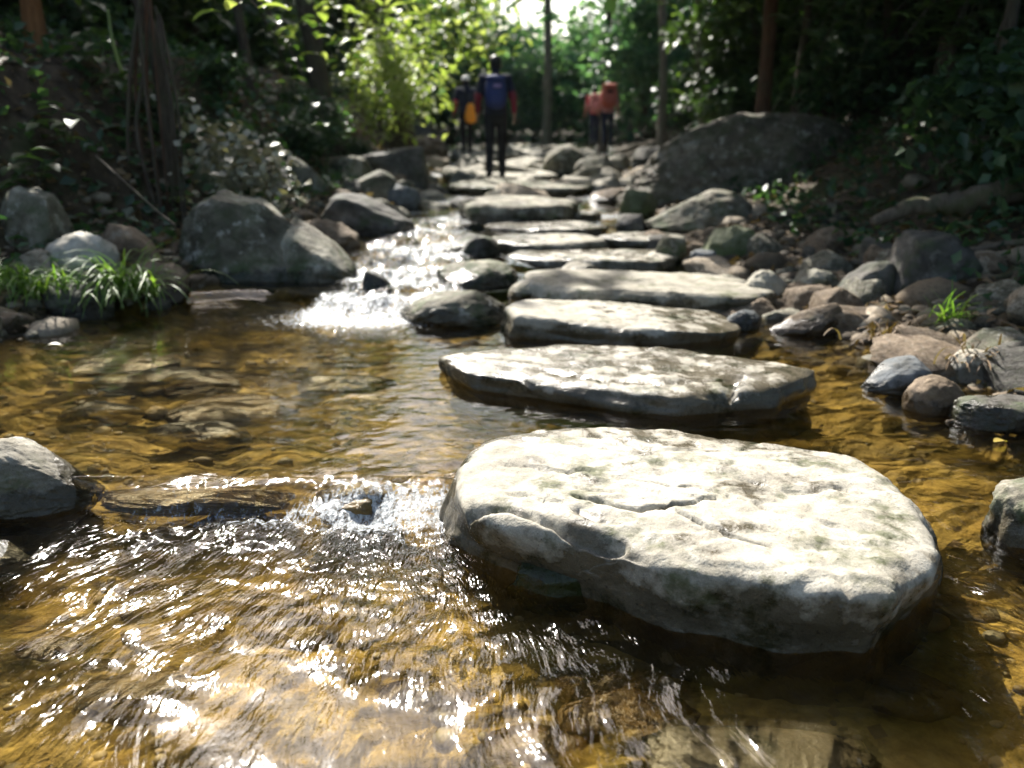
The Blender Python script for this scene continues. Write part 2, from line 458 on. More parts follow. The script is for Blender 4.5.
# lines of drawn-out water over the chutes
chute = np.exp(-((yv - sill_y(xv) + .02) / .11) ** 2) * sstep(1.1, .6, np.abs(xv + .4))
disp += chute * (pn(np.stack([xv * 26 + 3 * yv, yv * 2.5, 0 * xv + 4], 1)) * .014 - .012)
cc = 5.85 + .25 * np.sin(xv * 3.1 + 1.) + .12 * n2(xv, yv, 3., 61, 2)
step_f = np.exp(-((yv - cc - .02) / .20) ** 2) + .9 * np.exp(-((yv - cc - .85) / .22) ** 2) + .8 * np.exp(-((yv - cc - 2.0) / .35) ** 2)
cas_f = casc * np.clip(.60 + .75 * step_f + .45 * n2(xv, yv, 2.6, 66, 2), 0, 1)
zv = lv + disp
fm = np.clip(cas_f * .95 + .95 * runout * sstep(4.85, 5.5, yv) + .50 * turb * sstep(.9, .25, r) + .22 * chute * sstep(-.75, -.5, xv) * sstep(.2, 0, xv) + .10 * turb + farw * .8 * np.clip(n2(xv, yv, .9, 70, 2) * 2 + .55, 0, 1)
             + .52 * np.exp(-((yv - 2.80) / .08) ** 2) * sstep(-1.5, -1.2, xv) * sstep(.1, -.2, xv), 0, 1)
nx, ny = NU, len(ys)
i = np.arange(ny - 1)[:, None] * nx; j = np.arange(nx - 1)[None]
F = np.stack([i + j, i + j + 1, i + nx + j + 1, i + nx + j], -1).reshape(-1, 4)

FL = np.where((near > .5)[:, None], np.stack([rr * 15, arc * 46, 0 * rr], 1), np.stack([wx * 13, wy * 24, 0 * rr + 9], 1))
m, nt, out = newmat('stream_water'); g = G(nt)
tc = g.n('ShaderNodeTexCoord'); v = tc.outputs['Object']
fl = g.n('ShaderNodeAttribute', attribute_name='flow').outputs['Vector']
wn = g.noise(fl, 1., 2, .5, .4); wn2 = g.noise(fl, 2.3, 1, .5, .2)
chp = g.attr('chop')
h = g.math('MULTIPLY', g.math('ADD', wn, g.math('MULTIPLY', wn2, .35)), g.mr(chp, 0, 1, .12, 1.))
nrm = g.bump(h, .62, .011)
fr = g.n('ShaderNodeFresnel'); fr.inputs['IOR'].default_value = 1.36; g.l(nrm, fr.inputs['Normal'])
tr0 = g.n('ShaderNodeBsdfTransparent'); tr0.inputs[0].default_value = (.96, .90, .72, 1)
rf = g.n('ShaderNodeBsdfRefraction'); rf.inputs[0].default_value = (.97, .91, .72, 1); rf.inputs['IOR'].default_value = 1.33; rf.inputs['Roughness'].default_value = .0; g.l(nrm, rf.inputs['Normal'])
tr = g.n('ShaderNodeMixShader'); tr.inputs[0].default_value = .3; g.l(tr0.outputs[0], tr.inputs[1]); g.l(rf.outputs[0], tr.inputs[2])
gl = g.n('ShaderNodeBsdfGlossy'); gl.inputs['Roughness'].default_value = .07; g.l(nrm, gl.inputs['Normal'])
mx = g.n('ShaderNodeMixShader'); g.l(fr.outputs[0], mx.inputs[0]); g.l(tr.outputs[0], mx.inputs[1]); g.l(gl.outputs[0], mx.inputs[2])
fo = g.bsdf(None, (.50, .53, .54), .4, g.bump(g.noise(v, 60, 4, .7), .8, .02), .5)
fa = g.attr('foam')
mpf = g.n('ShaderNodeMapping'); mpf.inputs['Scale'].default_value = (1.5, .8, 1); g.l(v, mpf.inputs[0])
fn = g.noise(mpf.outputs[0], 38, 6, .75, .3)
ff = g.math('MULTIPLY', g.mr(g.math('ADD', fn, g.math('MULTIPLY', fa, .34)), .71, .93), g.mr(fa, 0.02, .3))
mx2 = g.n('ShaderNodeMixShader'); g.l(ff, mx2.inputs[0]); g.l(mx.outputs[0], mx2.inputs[1]); g.l(fo.outputs[0], mx2.inputs[2])
g.l(mx2.outputs[0], out.inputs[0])
tag(mk('water', np.stack([xv, yv, zv], 1), F, m, attrs={'flow': FL, 'foam': fm, 'chop': np.clip((1 - near) * .35 * (calm - .4) + near * .75 * calm + turb + casc + runout + turb_r, 0, 1)}),
    'clear amber stream water, rippled and foaming at its small falls', 'water', kind='structure')

# ------------------------------------------------------------------ rocks
def rock_shape(sub, seed, n=2.6, cuts=7, rough=.10, fine=.02, strata=.0, nz=None):
    """unit rock, roughly within [-1,1]^3"""
    D, F = ico(sub)
    q = np.abs(D); k = (q[:, 0] ** n + q[:, 1] ** n) ** (1 / n)
    nz = nz or n
    rad = 1 / (k ** nz + q[:, 2] ** nz) ** (1 / nz)
    V = D * rad[:, None]
    rg = np.random.default_rng(seed)
    V = V * (1 + rough * 2.2 * pn(D * 1.3 + seed * 1.7) + rough * pn(D * 2.9 + seed) + rough * .5 * pn(D * 5.5 + seed))[:, None]
    for _ in range(cuts):
        nn = rg.normal(size=3); nn[2] = abs(nn[2]) * .8 - .1; nn /= np.linalg.norm(nn)
        d = V @ nn; lim = rg.uniform(.72, .96)
        ex = np.clip(d - lim, 0, None)
        V = V - nn[None] * (ex * .85)[:, None]
    rg_ = fbm(V * 2.1 + seed, 3) * 3.2
    st_ = np.floor(rg_) + sstep(0, .2, rg_ - np.floor(rg_)) - rg_
    V = V * (1 + fine * 1.5 * fbm(V * 5 + seed, 5) + fine * .7 * (1 - 2 * np.abs(pn(V * 9 + seed))) + fine * 1.6 * st_ * (cuts > 3))[:, None]
    if strata:
        s = pn(np.stack([V[:, 0] * 1.2, V[:, 1] * 1.2, V[:, 2] * 7 + seed], 1))
        V[:, :2] *= (1 + strata * s)[:, None]
    return V, F

def wet_shade(Vw, damp=.15):  # waterline wetting; a larger damp also paints shade onto stone sides
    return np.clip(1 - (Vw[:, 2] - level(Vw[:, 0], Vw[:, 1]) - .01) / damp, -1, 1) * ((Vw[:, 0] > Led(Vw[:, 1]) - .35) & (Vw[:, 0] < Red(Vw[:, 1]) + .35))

def place(name, V, F, c, mat, label, cat='rock', group=None, damp=.15):
    """V in world axes around c"""
    o = mk(name, V, F, mat, attrs={'wet': wet_shade(V + np.asarray(c)[None], damp)})
    o.location = tuple(c)
    return tag(o, label, cat, group)

def solve_slab(l, r, yr, yf, yb, w):
    b = PZ((l + r) / 2, yb, w)
    top = PY((l + r) / 2, yf, b[1] + .04)[2]
    top = max(top, w + .03)
    rear = PZ((l + r) / 2, yr, top)
    xl, xr_ = PZ(l, (yr + yb) / 2, (w + top) / 2)[0], PZ(r, (yr + yb) / 2, (w + top) / 2)[0]
    return xl, xr_, b[1], rear[1], w, top

def polar(a, rr, th):
    ths = np.linspace(-np.pi, np.pi, 721)[:-1]; Rs = np.interp(ths, a, rr)
    for _ in range(10):
        Rs = .25 * np.roll(Rs, 1) + .5 * Rs + .25 * np.roll(Rs, -1)
    return np.interp(th, np.append(ths, np.pi), np.append(Rs, Rs[0]))

def slab(l, r, yr, yf, yb, w, mat, label, seed, sub=6, tilt=0., outline=None, cracks=(), n=2.5, below=.22, depthmin=.25, name='stepping_stone', group=None, cat='stepping stone', crk=.012, front=0., outline_low=None, damp=.15):
    x0, x1, ya, yb_, w, top = solve_slab(l, r, yr, yf, yb, w)
    yb_ = max(yb_, ya + depthmin)
    cx, cy = (x0 + x1) / 2, (ya + yb_) / 2
    D, F = ico(sub)
    rx, ry, hz = (x1 - x0) / 2, (yb_ - ya) / 2, top - w
    th = np.arctan2(D[:, 1], D[:, 0])
    ct, st = np.abs(np.cos(th)), np.abs(np.sin(th))
    if outline is not None:
        P = np.array(outline) - np.array([[cx, cy]])
        a = np.arctan2(P[:, 1], P[:, 0]); o = np.argsort(a); a = a[o]; rr = np.hypot(P[:, 0], P[:, 1])[o]
        a = np.concatenate([a - 2 * np.pi, a, a + 2 * np.pi]); rr = np.tile(rr, 3)
        rad = polar(a, rr, th)
        if outline_low is not None:
            P = np.array(outline_low) - np.array([[cx, cy]])
            a = np.arctan2(P[:, 1], P[:, 0]); o = np.argsort(a); a = a[o]; rr = np.hypot(P[:, 0], P[:, 1])[o]
            rad_low = polar(np.concatenate([a - 2 * np.pi, a, a + 2 * np.pi]), np.tile(rr, 3), th)
    else:
        rad = 1 / ((ct / rx) ** n + (st / ry) ** n) ** (1 / n)
        e = np.stack([np.cos(th) * 1.3 + seed, np.sin(th) * 1.3, np.full_like(th, seed * .7)], 1)
        rad = rad * (1 + .16 * pn(e) + .10 * pn(e * 2.2))
    cph = np.hypot(D[:, 0], D[:, 1]); sph = D[:, 2]
    k = 14.0 if sub >= 7 else 9.0 if sub >= 6 else 7.0                                                          # box-like section: flat top, steep side
    sr = 1 / (cph ** k + np.abs(sph) ** k) ** (1 / k)
    u = cph * sr; vz = sph * sr
    if outline_low is not None:
        rad = rad_low + (rad - rad_low) * sstep(-.05, .85, vz)
    V = np.stack([np.cos(th) * rad * u, np.sin(th) * rad * u, np.where(vz > 0, vz * hz, vz * below)], 1)
    rgc = np.random.default_rng(int(seed * 7 + 1))
    if outline_low is None:                                             # broken, angular flanks
        for q in range(9):
            an = q * .7 + rgc.uniform(-.25, .25); nn = np.array([math.cos(an), math.sin(an), rgc.uniform(-.05, .35)]); nn /= np.linalg.norm(nn)
            d = V @ nn; lim = d.max() * rgc.uniform(.80, .97)
            V = V - nn[None] * (np.clip(d - lim, 0, None) * .9)[:, None]
        for ax_, hf in ((0, rx), (1, ry)):
            lo_, hi_ = V[:, ax_].min(), V[:, ax_].max(); V[:, ax_] = (V[:, ax_] - lo_) / (hi_ - lo_) * 2 * hf - hf
    # undercut front below, broad undulation and a dished top
    up = np.clip(V[:, 2] / hz, -1.5, 1)
    shrink = 1 - (.07 if outline_low is None else .0) * sstep(.6, -1., up) - .03 * sstep(.75, 1., up)
    V[:, 0] *= shrink; V[:, 1] *= shrink
    V[:, 1] += front * hz * (up - .5) * (V[:, 1] < 0)
    sz = max(rx, .2)
    nrm = D.copy(); nrm[:, 2] *= 1.5; nrm /= np.linalg.norm(nrm, axis=1)[:, None]
    A = V / sz
    topm = sstep(.6, .98, up)
    fl_ = .2 if outline_low is not None else .6
    sm_ = .62 if outline_low is not None else 1.
    V[:, 2] += hz * fl_ * (.28 * pn(A * 1.5 + seed) + .14 * pn(A * 3.3 + seed)) * sstep(.2, 1, up) + tilt * V[:, 0] * sstep(0, 1, up)
    side = (1 - topm)
    lay = pn(np.stack([A[:, 0] * 1.6 + seed, A[:, 1] * 1.6, V[:, 2] / hz * 1.9 + 1.1 * A[:, 0]], 1))
    lump = fbm(A * 3.2 + seed * 1.3, 4)
    V += nrm * ((sm_ * side * (.05 * lay + .07 * lump) * (.22 + .78 * sstep(1., .35, up)) + topm * .016 * lump) * min(sz, .7))[:, None]
    V += nrm * ((.012 * sm_ * fbm(A * 11 + seed, 4) + .004 * (1 - 2 * np.abs(pn(A * 24 + seed)))) * min(sz, .6))[:, None]
    tt = fbm(A * np.array([1.3, 2.0, 1.]) + seed * 2.1, 3) * 4 + 1.5 * A[:, 1]
    ter = np.floor(tt) + sstep(.0, .16, tt - np.floor(tt)) - tt          # broken layers
    V[:, 2] += (.011 if sub >= 7 else .008) * ter * sstep(.3, .9, up)
    V += nrm * (.014 * (ter + .5) * side * min(sz, .6))[:, None]
    # natural cracks running across the top: warped thin lines
    wv = A + .25 * np.stack([pn(A * 2 + 5), pn(A * 2 + 9), 0 * A[:, 0]], 1)
    q = np.abs(pn(np.stack([wv[:, 0] * 1.1 + .5 * wv[:, 1], wv[:, 1] * 3.1 - wv[:, 0] * .6, 0 * th + seed], 1)))
    gate = sstep(.05, .3, pn(A * 1.7 + 31 + seed))
    V[:, 2] -= crk * np.exp(-(q / .02) ** 2) * gate * sstep(.3, .9, up)
    Vw = V + np.array([[cx, cy, w]])
    for pl, wd, dp in cracks:
        wd *= .85; dp *= 1.35
        P2 = np.array(pl); best = np.full(len(V), 9.)
        jit = .018 * np.stack([pn(Vw * 14), pn(Vw * 14 + 40)], 1)
        Q = Vw[:, :2] + jit
        for a, b in zip(P2[:-1], P2[1:]):
            ab = b - a; t = np.clip(((Q - a) @ ab) / (ab @ ab), 0, 1)
            best = np.minimum(best, np.hypot(*(Q - a - t[:, None] * ab).T))
        s1 = np.exp(-(best / wd) ** 2)
        V[:, 2] -= dp * s1 * sstep(.1, .7, up)
    return place(name, V, F, (cx, cy, w), mat, label, cat, group, damp)

# the big near step, outlined from above
z1 = .19
top_px = [(472, 452), (486, 440), (520, 434), (560, 429), (640, 430), (720, 440), (800, 452), (860, 461), (880, 474), (905, 492), (925, 522), (940, 546)]
o1 = [PZ(a, b, z1)[:2] for a, b in top_px]
o1 += [PZ(a, b, z1)[:2] for a, b in [(936, 566), (905, 582), (893, 594), (850, 596), (790, 588), (740, 578), (690, 576), (660, 566), (625, 552), (580, 538), (530, 532), (490, 522), (466, 512), (458, 488)]]
o1b = [PZ(a, b, .0)[:2] for a, b in [(470, 490), (442, 522), (452, 545), (490, 562), (540, 580), (600, 598), (660, 622), (720, 640), (790, 652), (860, 652), (886, 636), (900, 610), (935, 590), (938, 560), (890, 505), (800, 482), (640, 468), (520, 470)]]
def ck(pts, z=z1): return [PZ(a, b, z)[:2] for a, b in pts]
cr1 = [(ck([(498, 474), (530, 473), (560, 480), (590, 480)]), .009, .028), (ck([(575, 508), (600, 513), (640, 520), (672, 516), (712, 508)]), .010, .034),
       (ck([(680, 524), (705, 535), (735, 548), (768, 556)]), .008, .03), (ck([(470, 512), (520, 520), (570, 535), (622, 548)]), .016, .03),
       (ck([(790, 560), (840, 553), (900, 556)]), .012, .011), (ck([(560, 452), (640, 462), (720, 458)]), .005, .012), (ck([(600, 486), (700, 498), (800, 530), (870, 536)]), .005, .014), (ck([(500, 500), (560, 512), (600, 530)]), .006, .016), (ck([(575, 497), (612, 502)]), .007, .02),
       (ck([(740, 487), (790, 500), (850, 497)]), .008, .012), (ck([(820, 560), (850, 600)]), .014, .012)]
slab(443, 938, 430, 560, 642, 0., M['step'], 'huge pale flat stepping stone nearest the viewer, dry cracked top and mossy dark sides', 3, 7, outline=o1, outline_low=o1b, cracks=cr1, below=.3, crk=.005, damp=.31)  # damp band raised past the splash to paint the shaded front darker

# second and third
o2 = [PZ(a, b, .22)[:2] for a, b in [(450, 360), (480, 350), (530, 342), (600, 341), (700, 353), (780, 362), (815, 372)]]
o2 += [PZ(a, b, .12)[:2] for a, b in [(826, 390), (800, 408), (750, 416), (700, 420), (600, 413), (520, 400), (470, 392), (436, 380)]]
cr2 = [(ck([(540, 362), (600, 372), (660, 376), (735, 372)], .22), .012, .03), (ck([(735, 372), (728, 392), (735, 410)], .2), .016, .05), (ck([(500, 365), (560, 378)], .22), .01, .02)]
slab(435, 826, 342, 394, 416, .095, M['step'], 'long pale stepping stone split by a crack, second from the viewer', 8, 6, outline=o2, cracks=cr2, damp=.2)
slab(494, 740, 300, 326, 344, .095, M['step'], 'pale stepping stone sloping down to blue grey stone, third from the viewer', 14, 6, tilt=-.07)
slab(522, 776, 270, 292, 314, .10, M['stepb'], 'broad grey stepping stone, fourth from the viewer, widest of the middle steps', 19, 6, tilt=-.04)
slab(500, 684, 247, 260, 272, .13, M['step'], 'cream flat stepping stone in full sun, fifth from the viewer', 23, 5)
slab(480, 612, 233, 243, 256, .17, M['stepb'], 'slim grey stepping stone, sixth from the viewer, left half of a long row', 29, 5)
slab(596, 698, 232, 239, 249, .18, M['stepb'], 'short pale grey block ending the sixth step beside mossy rocks', 31, 5)
slab(484, 606, 220, 229, 238, .20, M['stepb'], 'narrow rounded stepping stone, seventh from the viewer', 37, 5)
slab(494, 602, 209, 214, 222, .23, M['stepb'], 'thin small stepping stone, eighth from the viewer, lying before a thick dark block', 41, 5)
slab(458, 580, 194, 205, 226, .24, M['grey'], 'thick dark sided stepping block reaching furthest into the rapids, ninth from the viewer', 43, 5)
slab(446, 604, 179, 187, 196, .29, M['grey'], 'wide dark stepping slab just in front of the walking hiker', 47, 5)
slab(440, 560, 168, 176, 183, .32, M['stepb'], 'pale stepping slab under the feet of the walking hiker', 53, 5, depthmin=.7)

def boulder(x0, x1, yt, yb, mat, label, seed, base=None, sub=5, depth=.85, prof=None, n=2.6, cuts=7, rough=.09, strata=.03, name='boulder', cat='boulder', sink=.35, group=None, rz=0., fine=.02):
    xm = (x0 + x1) / 2
    b = PL(xm, yb) if base is None else PZ(xm, yb, base)
    wd = (x1 - x0) / FPX * b[1] / cp * 1.0
    dp = wd * depth
    cyy = b[1] + dp * .42
    wd = (x1 - x0) / FPX * math.hypot(cyy, CAMZ - b[2])
    c = np.array([PY(xm, (yt + yb) / 2, cyy)[0], cyy, b[2]])
    top = PY(xm, yt, cyy - dp * .05)[2]; h = max(top - b[2], .04)
    V, F = rock_shape(sub, seed, n, cuts, rough, fine, strata)
    lo, hi = V.min(0), V.max(0); V = 2 * (V - lo) / (hi - lo) - 1
    if rz:
        a, s = math.cos(rz), math.sin(rz); V = np.stack([V[:, 0] * a - V[:, 1] * s, V[:, 0] * s + V[:, 1] * a, V[:, 2]], 1)
    Z = np.where(V[:, 2] > -sink, (V[:, 2] + sink) / (1 + sink) * h, (V[:, 2] + sink) * h * .8 - .0)
    if prof is not None:
        u_ = [p[0] for p in prof]; hh = [p[1] for p in prof]
        k = np.interp((V[:, 0] + 1) / 2, u_, hh); kk = k / max(hh)
        Z = np.where(Z > 0, Z * kk, Z)
    W_ = np.stack([V[:, 0] * wd / 2, V[:, 1] * dp / 2, Z], 1)
    return place(name, W_, F, c, mat, label, cat, group)

# west bank boulders
boulder(176, 322, 190, 293, M['grey'], 'big grey boulder at the pool edge with sunlit crest, tallest on this bank', 61, base=.08, sub=6, depth=.9, prof=[(0, .55), (.12, .95), (.35, 1.), (.6, .93), (.85, .72), (1, .5)], n=3.2, cuts=9)
boulder(262, 359, 220, 292, M['grey'], 'dark grey boulder wedged against the big boulder beside the waterfall', 62, base=.09, sub=5, depth=.9, prof=[(0, 1), (.45, .98), (.75, .85), (1, .45)], n=3.0, cuts=9)
boulder(320, 416, 190, 236, M['dark'], 'flat topped dark boulder with pale streak, tilting down to the rapids', 63, sub=5, depth=.7, prof=[(0, .7), (.15, 1), (.5, .85), (.8, .55), (1, .3)], n=3, cuts=8)
boulder(353, 400, 170, 203, M['grey'], 'smooth round boulder between the mossy block and the tilted dark one', 64, n=2.1, cuts=2, rough=.05)
boulder(380, 422, 184, 212, M['blue'], 'low slate coloured rock touching the smooth round boulder at water', 65, n=2.2, cuts=3, depth=.7)
boulder(362, 428, 146, 192, M['dark'], 'mossy dark block with sunlit top beyond the smooth round boulder', 66, n=3, cuts=8)
boulder(378, 440, 110, 152, M['dark'], 'dark pointed boulder under the sunlit leaves', 67, prof=[(0, .5), (.3, .95), (.45, 1.), (.7, .75), (1, .5)], n=2.6, cuts=8)
boulder(408, 448, 134, 163, M['brown'], 'tan rounded rock beside the dark pointed boulder', 68, n=2.2)
boulder(276, 330, 156, 194, M['grey'], 'slanting grey rock on the leafy slope above big boulder', 69, prof=[(0, .6), (.3, 1), (.7, .8), (1, .4)])
boulder(316, 374, 156, 182, M['grey'], 'low humped rock on the slope under the dark leaning trunk', 70)
boulder(300, 340, 132, 156, M['dark'], 'dim rounded rock in the undergrowth beneath tree trunks', 71)
boulder(340, 378, 140, 160, M['dark'], 'dim squat rock beside mossy dark block, half in shade', 72)
boulder(92, 160, 217, 266, M['brown'], 'tilted brown rock with lit ridge behind the grass clump', 73, prof=[(0, .75), (.3, 1), (.6, .8), (1, .35)], n=3)
boulder(48, 122, 231, 287, M['step'], 'rounded pale rock shining white above the grass clump', 74, n=2.3, cuts=4, rough=.06)
boulder(-6, 66, 186, 252, M['grey'], 'angular grey rock lying at foot of the dark bank', 75, n=3.2, cuts=10)
boulder(128, 188, 262, 300, M['brown'], 'low wet brown rock at the waterline touching the big boulder', 76, depth=.6, n=2.6)
boulder(34, 110, 284, 322, M['dark'], 'dark low rock hidden behind hanging grass blades', 77, depth=.6)
boulder(-30, 30, 312, 334, M['brown'], 'small tan stone at pool edge under the left grass tuft', 78, depth=.7)
boulder(-70, 100, 440, 520, M['stepb'], 'rounded grey rock with pale top and black wet foot, beside the amber ledge', 79, base=.0, sub=6, depth=.75, prof=[(0, .95), (.5, 1), (.75, .8), (1, .35)], n=2.4, cuts=5, rough=.06)
boulder(-60, 30, 548, 580, M['dark'], 'wet dark rock breaking the fast water at frame edge', 80, base=-.05, depth=.8, n=2.4)
# sill and little rocks of the rapids
boulder(102, 292, 493, 513, M['amber'], 'long amber ledge of wet rock that the pool spills over', 81, base=0., sub=6, depth=.35, n=3.2, cuts=5, name='rock_ledge', cat='rock ledge')
boulder(312, 400, 486, 522, M['amber'], 'wet golden rock between two chutes of falling water', 82, base=-.02, sub=5, depth=.8, n=2.3, cuts=4)
boulder(398, 510, 289, 327, M['grey'], 'knobbly dark rock with pale crest below the cascade, leaning on steps', 83, base=.09, sub=5, depth=.8, prof=[(0, .3), (.3, .8), (.7, 1), (1, .8)])
boulder(508, 552, 280, 300, M['stepb'], 'small round grey stone tucked between third and fourth steps', 84, base=.14, depth=.9, n=2.1, cuts=2)
boulder(436, 520, 262, 294, M['grey'], 'wet grey stone under the left end of the fourth step', 85, base=.12, depth=.8)
boulder(360, 392, 270, 302, M['dark'], 'black wet rock in the middle of the white cascade', 86, base=.08, depth=.8, n=2.4)
boulder(442, 502, 234, 266, M['dark'], 'black wet rock beside fifth and sixth steps, washed by foam', 87, base=.13, depth=.9)
boulder(452, 486, 222, 240, M['dark'], 'small black rock poking from rapids near the seventh step', 88, base=.17, depth=.9)
boulder(508, 664, 556, 606, M['moss'], 'low greenish ledge stone at the foot of the nearest step', 89, base=-.03, sub=5, depth=.32, n=2.6, name='rock_ledge', cat='rock')
boulder(990, 1090, 478, 560, M['grey'], 'dark wet rock with water sliding over it beyond nearest step', 90, base=-.02, sub=5, depth=.9, n=2.6)
boulder(650, 870, 764, 804, M['stepb'], 'pale flat stone just breaking the surface at the bottom edge', 91, base=-.06, sub=5, depth=.7, n=2.6)

# east bank
boulder(622, 868, 111, 204, M['huge'], 'huge brown grey boulder with sloping nose, largest rock in the scene', 101, base=.38, sub=6, depth=.7, prof=[(0, .38), (.1, .62), (.25, .85), (.4, .98), (.7, 1), (1, .9)], n=3.4, cuts=9, rough=.07)
boulder(640, 752, 188, 236, M['grey'], 'wedge shaped grey boulder in front of the huge brown one', 102, sub=5, depth=.8, prof=[(0, .25), (.3, .7), (.6, 1), (.85, .95), (1, .7)])
boulder(620, 656, 189, 222, M['moss'], 'upright pale green mossy rock at the nose of huge boulder', 103, n=2.6)
boulder(616, 648, 214, 236, M['dark'], 'dark damp rock wedged under the mossy upright one', 104)
boulder(543, 588, 144, 178, M['grey'], 'smooth grey dome of rock right of the walking hiker', 105, n=2.1, cuts=2, rough=.05)
boulder(574, 616, 156, 180, M['grey'], 'low smooth rock between the grey dome and red hikers', 106, n=2.2, cuts=3)
boulder(570, 640, 178, 192, M['stepb'], 'flat grey rock beside the small white trickle', 107, n=2.6, depth=.6)
boulder(588, 640, 188, 204, M['brown'], 'flat tan rock below the small white trickle', 108, n=2.6, depth=.6)
boulder(632, 668, 146, 172, M['dark'], 'dark hunched rock at the far end of the huge brown boulder', 109)
boulder(688, 724, 249, 269, M['blue'], 'bluish rock behind the fourth step, in shade', 110, depth=.9)
boulder(724, 762, 309, 331, M['blue'], 'blue grey wet stone at the tip of the third step', 111, depth=.9, n=2.3)
boulder(862, 932, 355, 395, M['blue'], 'smooth slate blue stone leaning on a round brown one', 112, base=.09, sub=5, depth=.8, prof=[(0, .35), (.4, .8), (.75, 1), (1, .8)], n=2.2, cuts=2, rough=.05)
boulder(905, 962, 376, 418, M['brown'], 'round reddish brown stone at the water in front of slate blue one', 113, base=.08, sub=5, n=2.1, cuts=2, rough=.05)
boulder(936, 1012, 352, 386, M['step'], 'flat pale stone above the round reddish brown one', 114, n=2.6, depth=.8)
boulder(955, 1060, 398, 432, M['dark'], 'low black rock at the waterline behind the round brown stone', 115, depth=.6)
boulder(846, 896, 306, 336, M['tan'], 'smooth peach coloured rock on the pebbly shore', 116, prof=[(0, .4), (.5, .9), (.8, 1), (1, .6)], n=2.3, cuts=3)
boulder(770, 850, 300, 336, M['brown'], 'long curved brown rock sloping down to the side pool', 117, prof=[(0, .25), (.5, .75), (.8, 1), (1, .8)], depth=.5, n=2.4)
boulder(740, 790, 270, 304, M['stepb'], 'pale rock against the right end of the fourth step', 118)
boulder(790, 838, 268, 296, M['grey'], 'grey rock behind the pebbly shore, topped with dry leaves', 119)
boulder(836, 900, 256, 300, M['dark'], 'dark leaning rock under the fallen log', 120, prof=[(0, .4), (.5, .8), (.9, 1), (1, .8)])
boulder(888, 980, 232, 290, M['dark'], 'large dark rock half buried in ferns below the fallen log', 121)
boulder(800, 830, 288, 308, M['tan'], 'small cream rock among darker shore rocks', 122, n=2.3)
boulder(960, 1040, 330, 372, M['grey'], 'grey rock under dry stems at the edge of the frame', 123)
boulder(700, 760, 226, 262, M['moss'], 'mossy rock in shade behind the wedge shaped boulder', 124)
boulder(560, 600, 262, 280, M['stepb'], 'small pale stone lodged under the right of the fifth step', 125, base=.13, depth=.9, n=2.2)
boulder(655, 688, 236, 262, M['grey'], 'round grey stone at the end of the fifth step', 126, base=.16)

# stones under the water
for k, (a, b, yt, yb, lab) in enumerate([
        (40, 200, 640, 745, 'broad pale amber stone under the fast water near the corner'), (235, 350, 600, 660, 'golden stone under the riffle below the chute'),
        (560, 700, 690, 760, 'orange brown stone under the water in front of nearest step'), (380, 470, 650, 730, 'yellow stone under the streaked water at centre'),
        (830, 960, 660, 730, 'rusty stone under the sparkling water past the nearest step'), (0, 80, 600, 680, 'olive stone under the fast water by the wet dark rock'),
        (330, 440, 375, 410, 'orange stone on the pool bed near the second step'), (170, 300, 395, 425, 'flat golden stone on the pool bed'),
        (60, 180, 345, 375, 'brown stone on the pool bed below the grass'), (480, 600, 720, 790, 'tawny stone under the water at the bottom edge'),
        (905, 1000, 570, 640, 'dark amber stone under the water right of nearest step')]):
    p = PZ((a + b) / 2, yb, -.02 if yb > 500 else .06)
    o = boulder(a, b, yt, yb, M['amber'], lab, 140 + k, base=(-.19 if yb > 500 else -.09), sub=4, depth=.8, n=2.2, cuts=3, rough=.08, name='submerged_stone', cat='stone', group=None)
    h = max(v_.co.z for v_ in o.data.vertices); lim = (.085 if yb > 500 else .05)
    o.scale = (1, 1, lim / h)

for k, (a, b, yt, yb, lab) in enumerate([(96, 246, 370, 392, 'dark olive streak of stone on the pool bed above the golden one'), (146, 256, 430, 447, 'black flat stone on the pool bed behind the amber ledge'), (296, 396, 372, 396, 'dark stone on the pool bed near the orange one'), (-10, 92, 343, 360, 'dark flat stone on the pool bed under the grass tuft'), (60, 150, 412, 424, 'small dark stone on the pool bed above the grey rock with pale top')]):
    o = boulder(a, b, yt, yb, M['dark'], lab, 170 + k, base=-.06, sub=4, depth=.5, n=2.2, cuts=3, rough=.12, name='submerged_stone', cat='stone')
    o.scale = (1, 1, .075 / max(v_.co.z for v_ in o.data.vertices))

# small loose rocks: prototypes and copies
protos = []
kinds = [('brown', 'brown'), ('grey', 'grey'), ('tan', 'tan'), ('dark', 'dark'), ('moss', 'moss'), ('stepb', 'pale grey')]
_pm = [rock_shape(4, 300 + k, [2.3, 2.8, 3.4][k % 3], 7 + k % 5, .15, .035, .03) for k in range(9)]
small_mesh = {}
for k, (V, F) in enumerate(_pm):
    for kn, _ in kinds:
        me = None
        small_mesh[(k, kn)] = (V, F)
_cache = {}
def small_rock(x, y, z, s, kn, k, label, group, sq=.62):
    key = (k, kn)
    if key not in _cache:
        V, F = small_mesh[key]
        o = mk('rock', V, F, M[kn], attrs={'wet': np.full(len(V), -.6)}); _cache[key] = o
    else:
        o = _cache[key].copy(); COL.objects.link(o)
    o.location = (x, y, z); a = random.uniform(.8, 1.3)
    o.scale = (s * a, s / a, s * sq * random.uniform(.8, 1.25))
    o.rotation_euler = (random.uniform(-.3, .3), random.uniform(-.3, .3), random.uniform(0, 6.3))
    tag(o, label, 'rock', group)
    return o

def scatter_small(n, fx, kn_w, smin, smax, label, group):
    ks = [q[0] for q in kn_w]; ww = np.array([q[1] for q in kn_w], float); ww /= ww.sum()
    for _ in range(n):
        x, y = fx()
        s = smin * (smax / smin) ** (random.random() ** 1.6)
        z = land1(x, y)
        small_rock(x, y, z + s * .18, s, ks[int(rng.choice(len(ks), p=ww))], random.randrange(9), label, group)

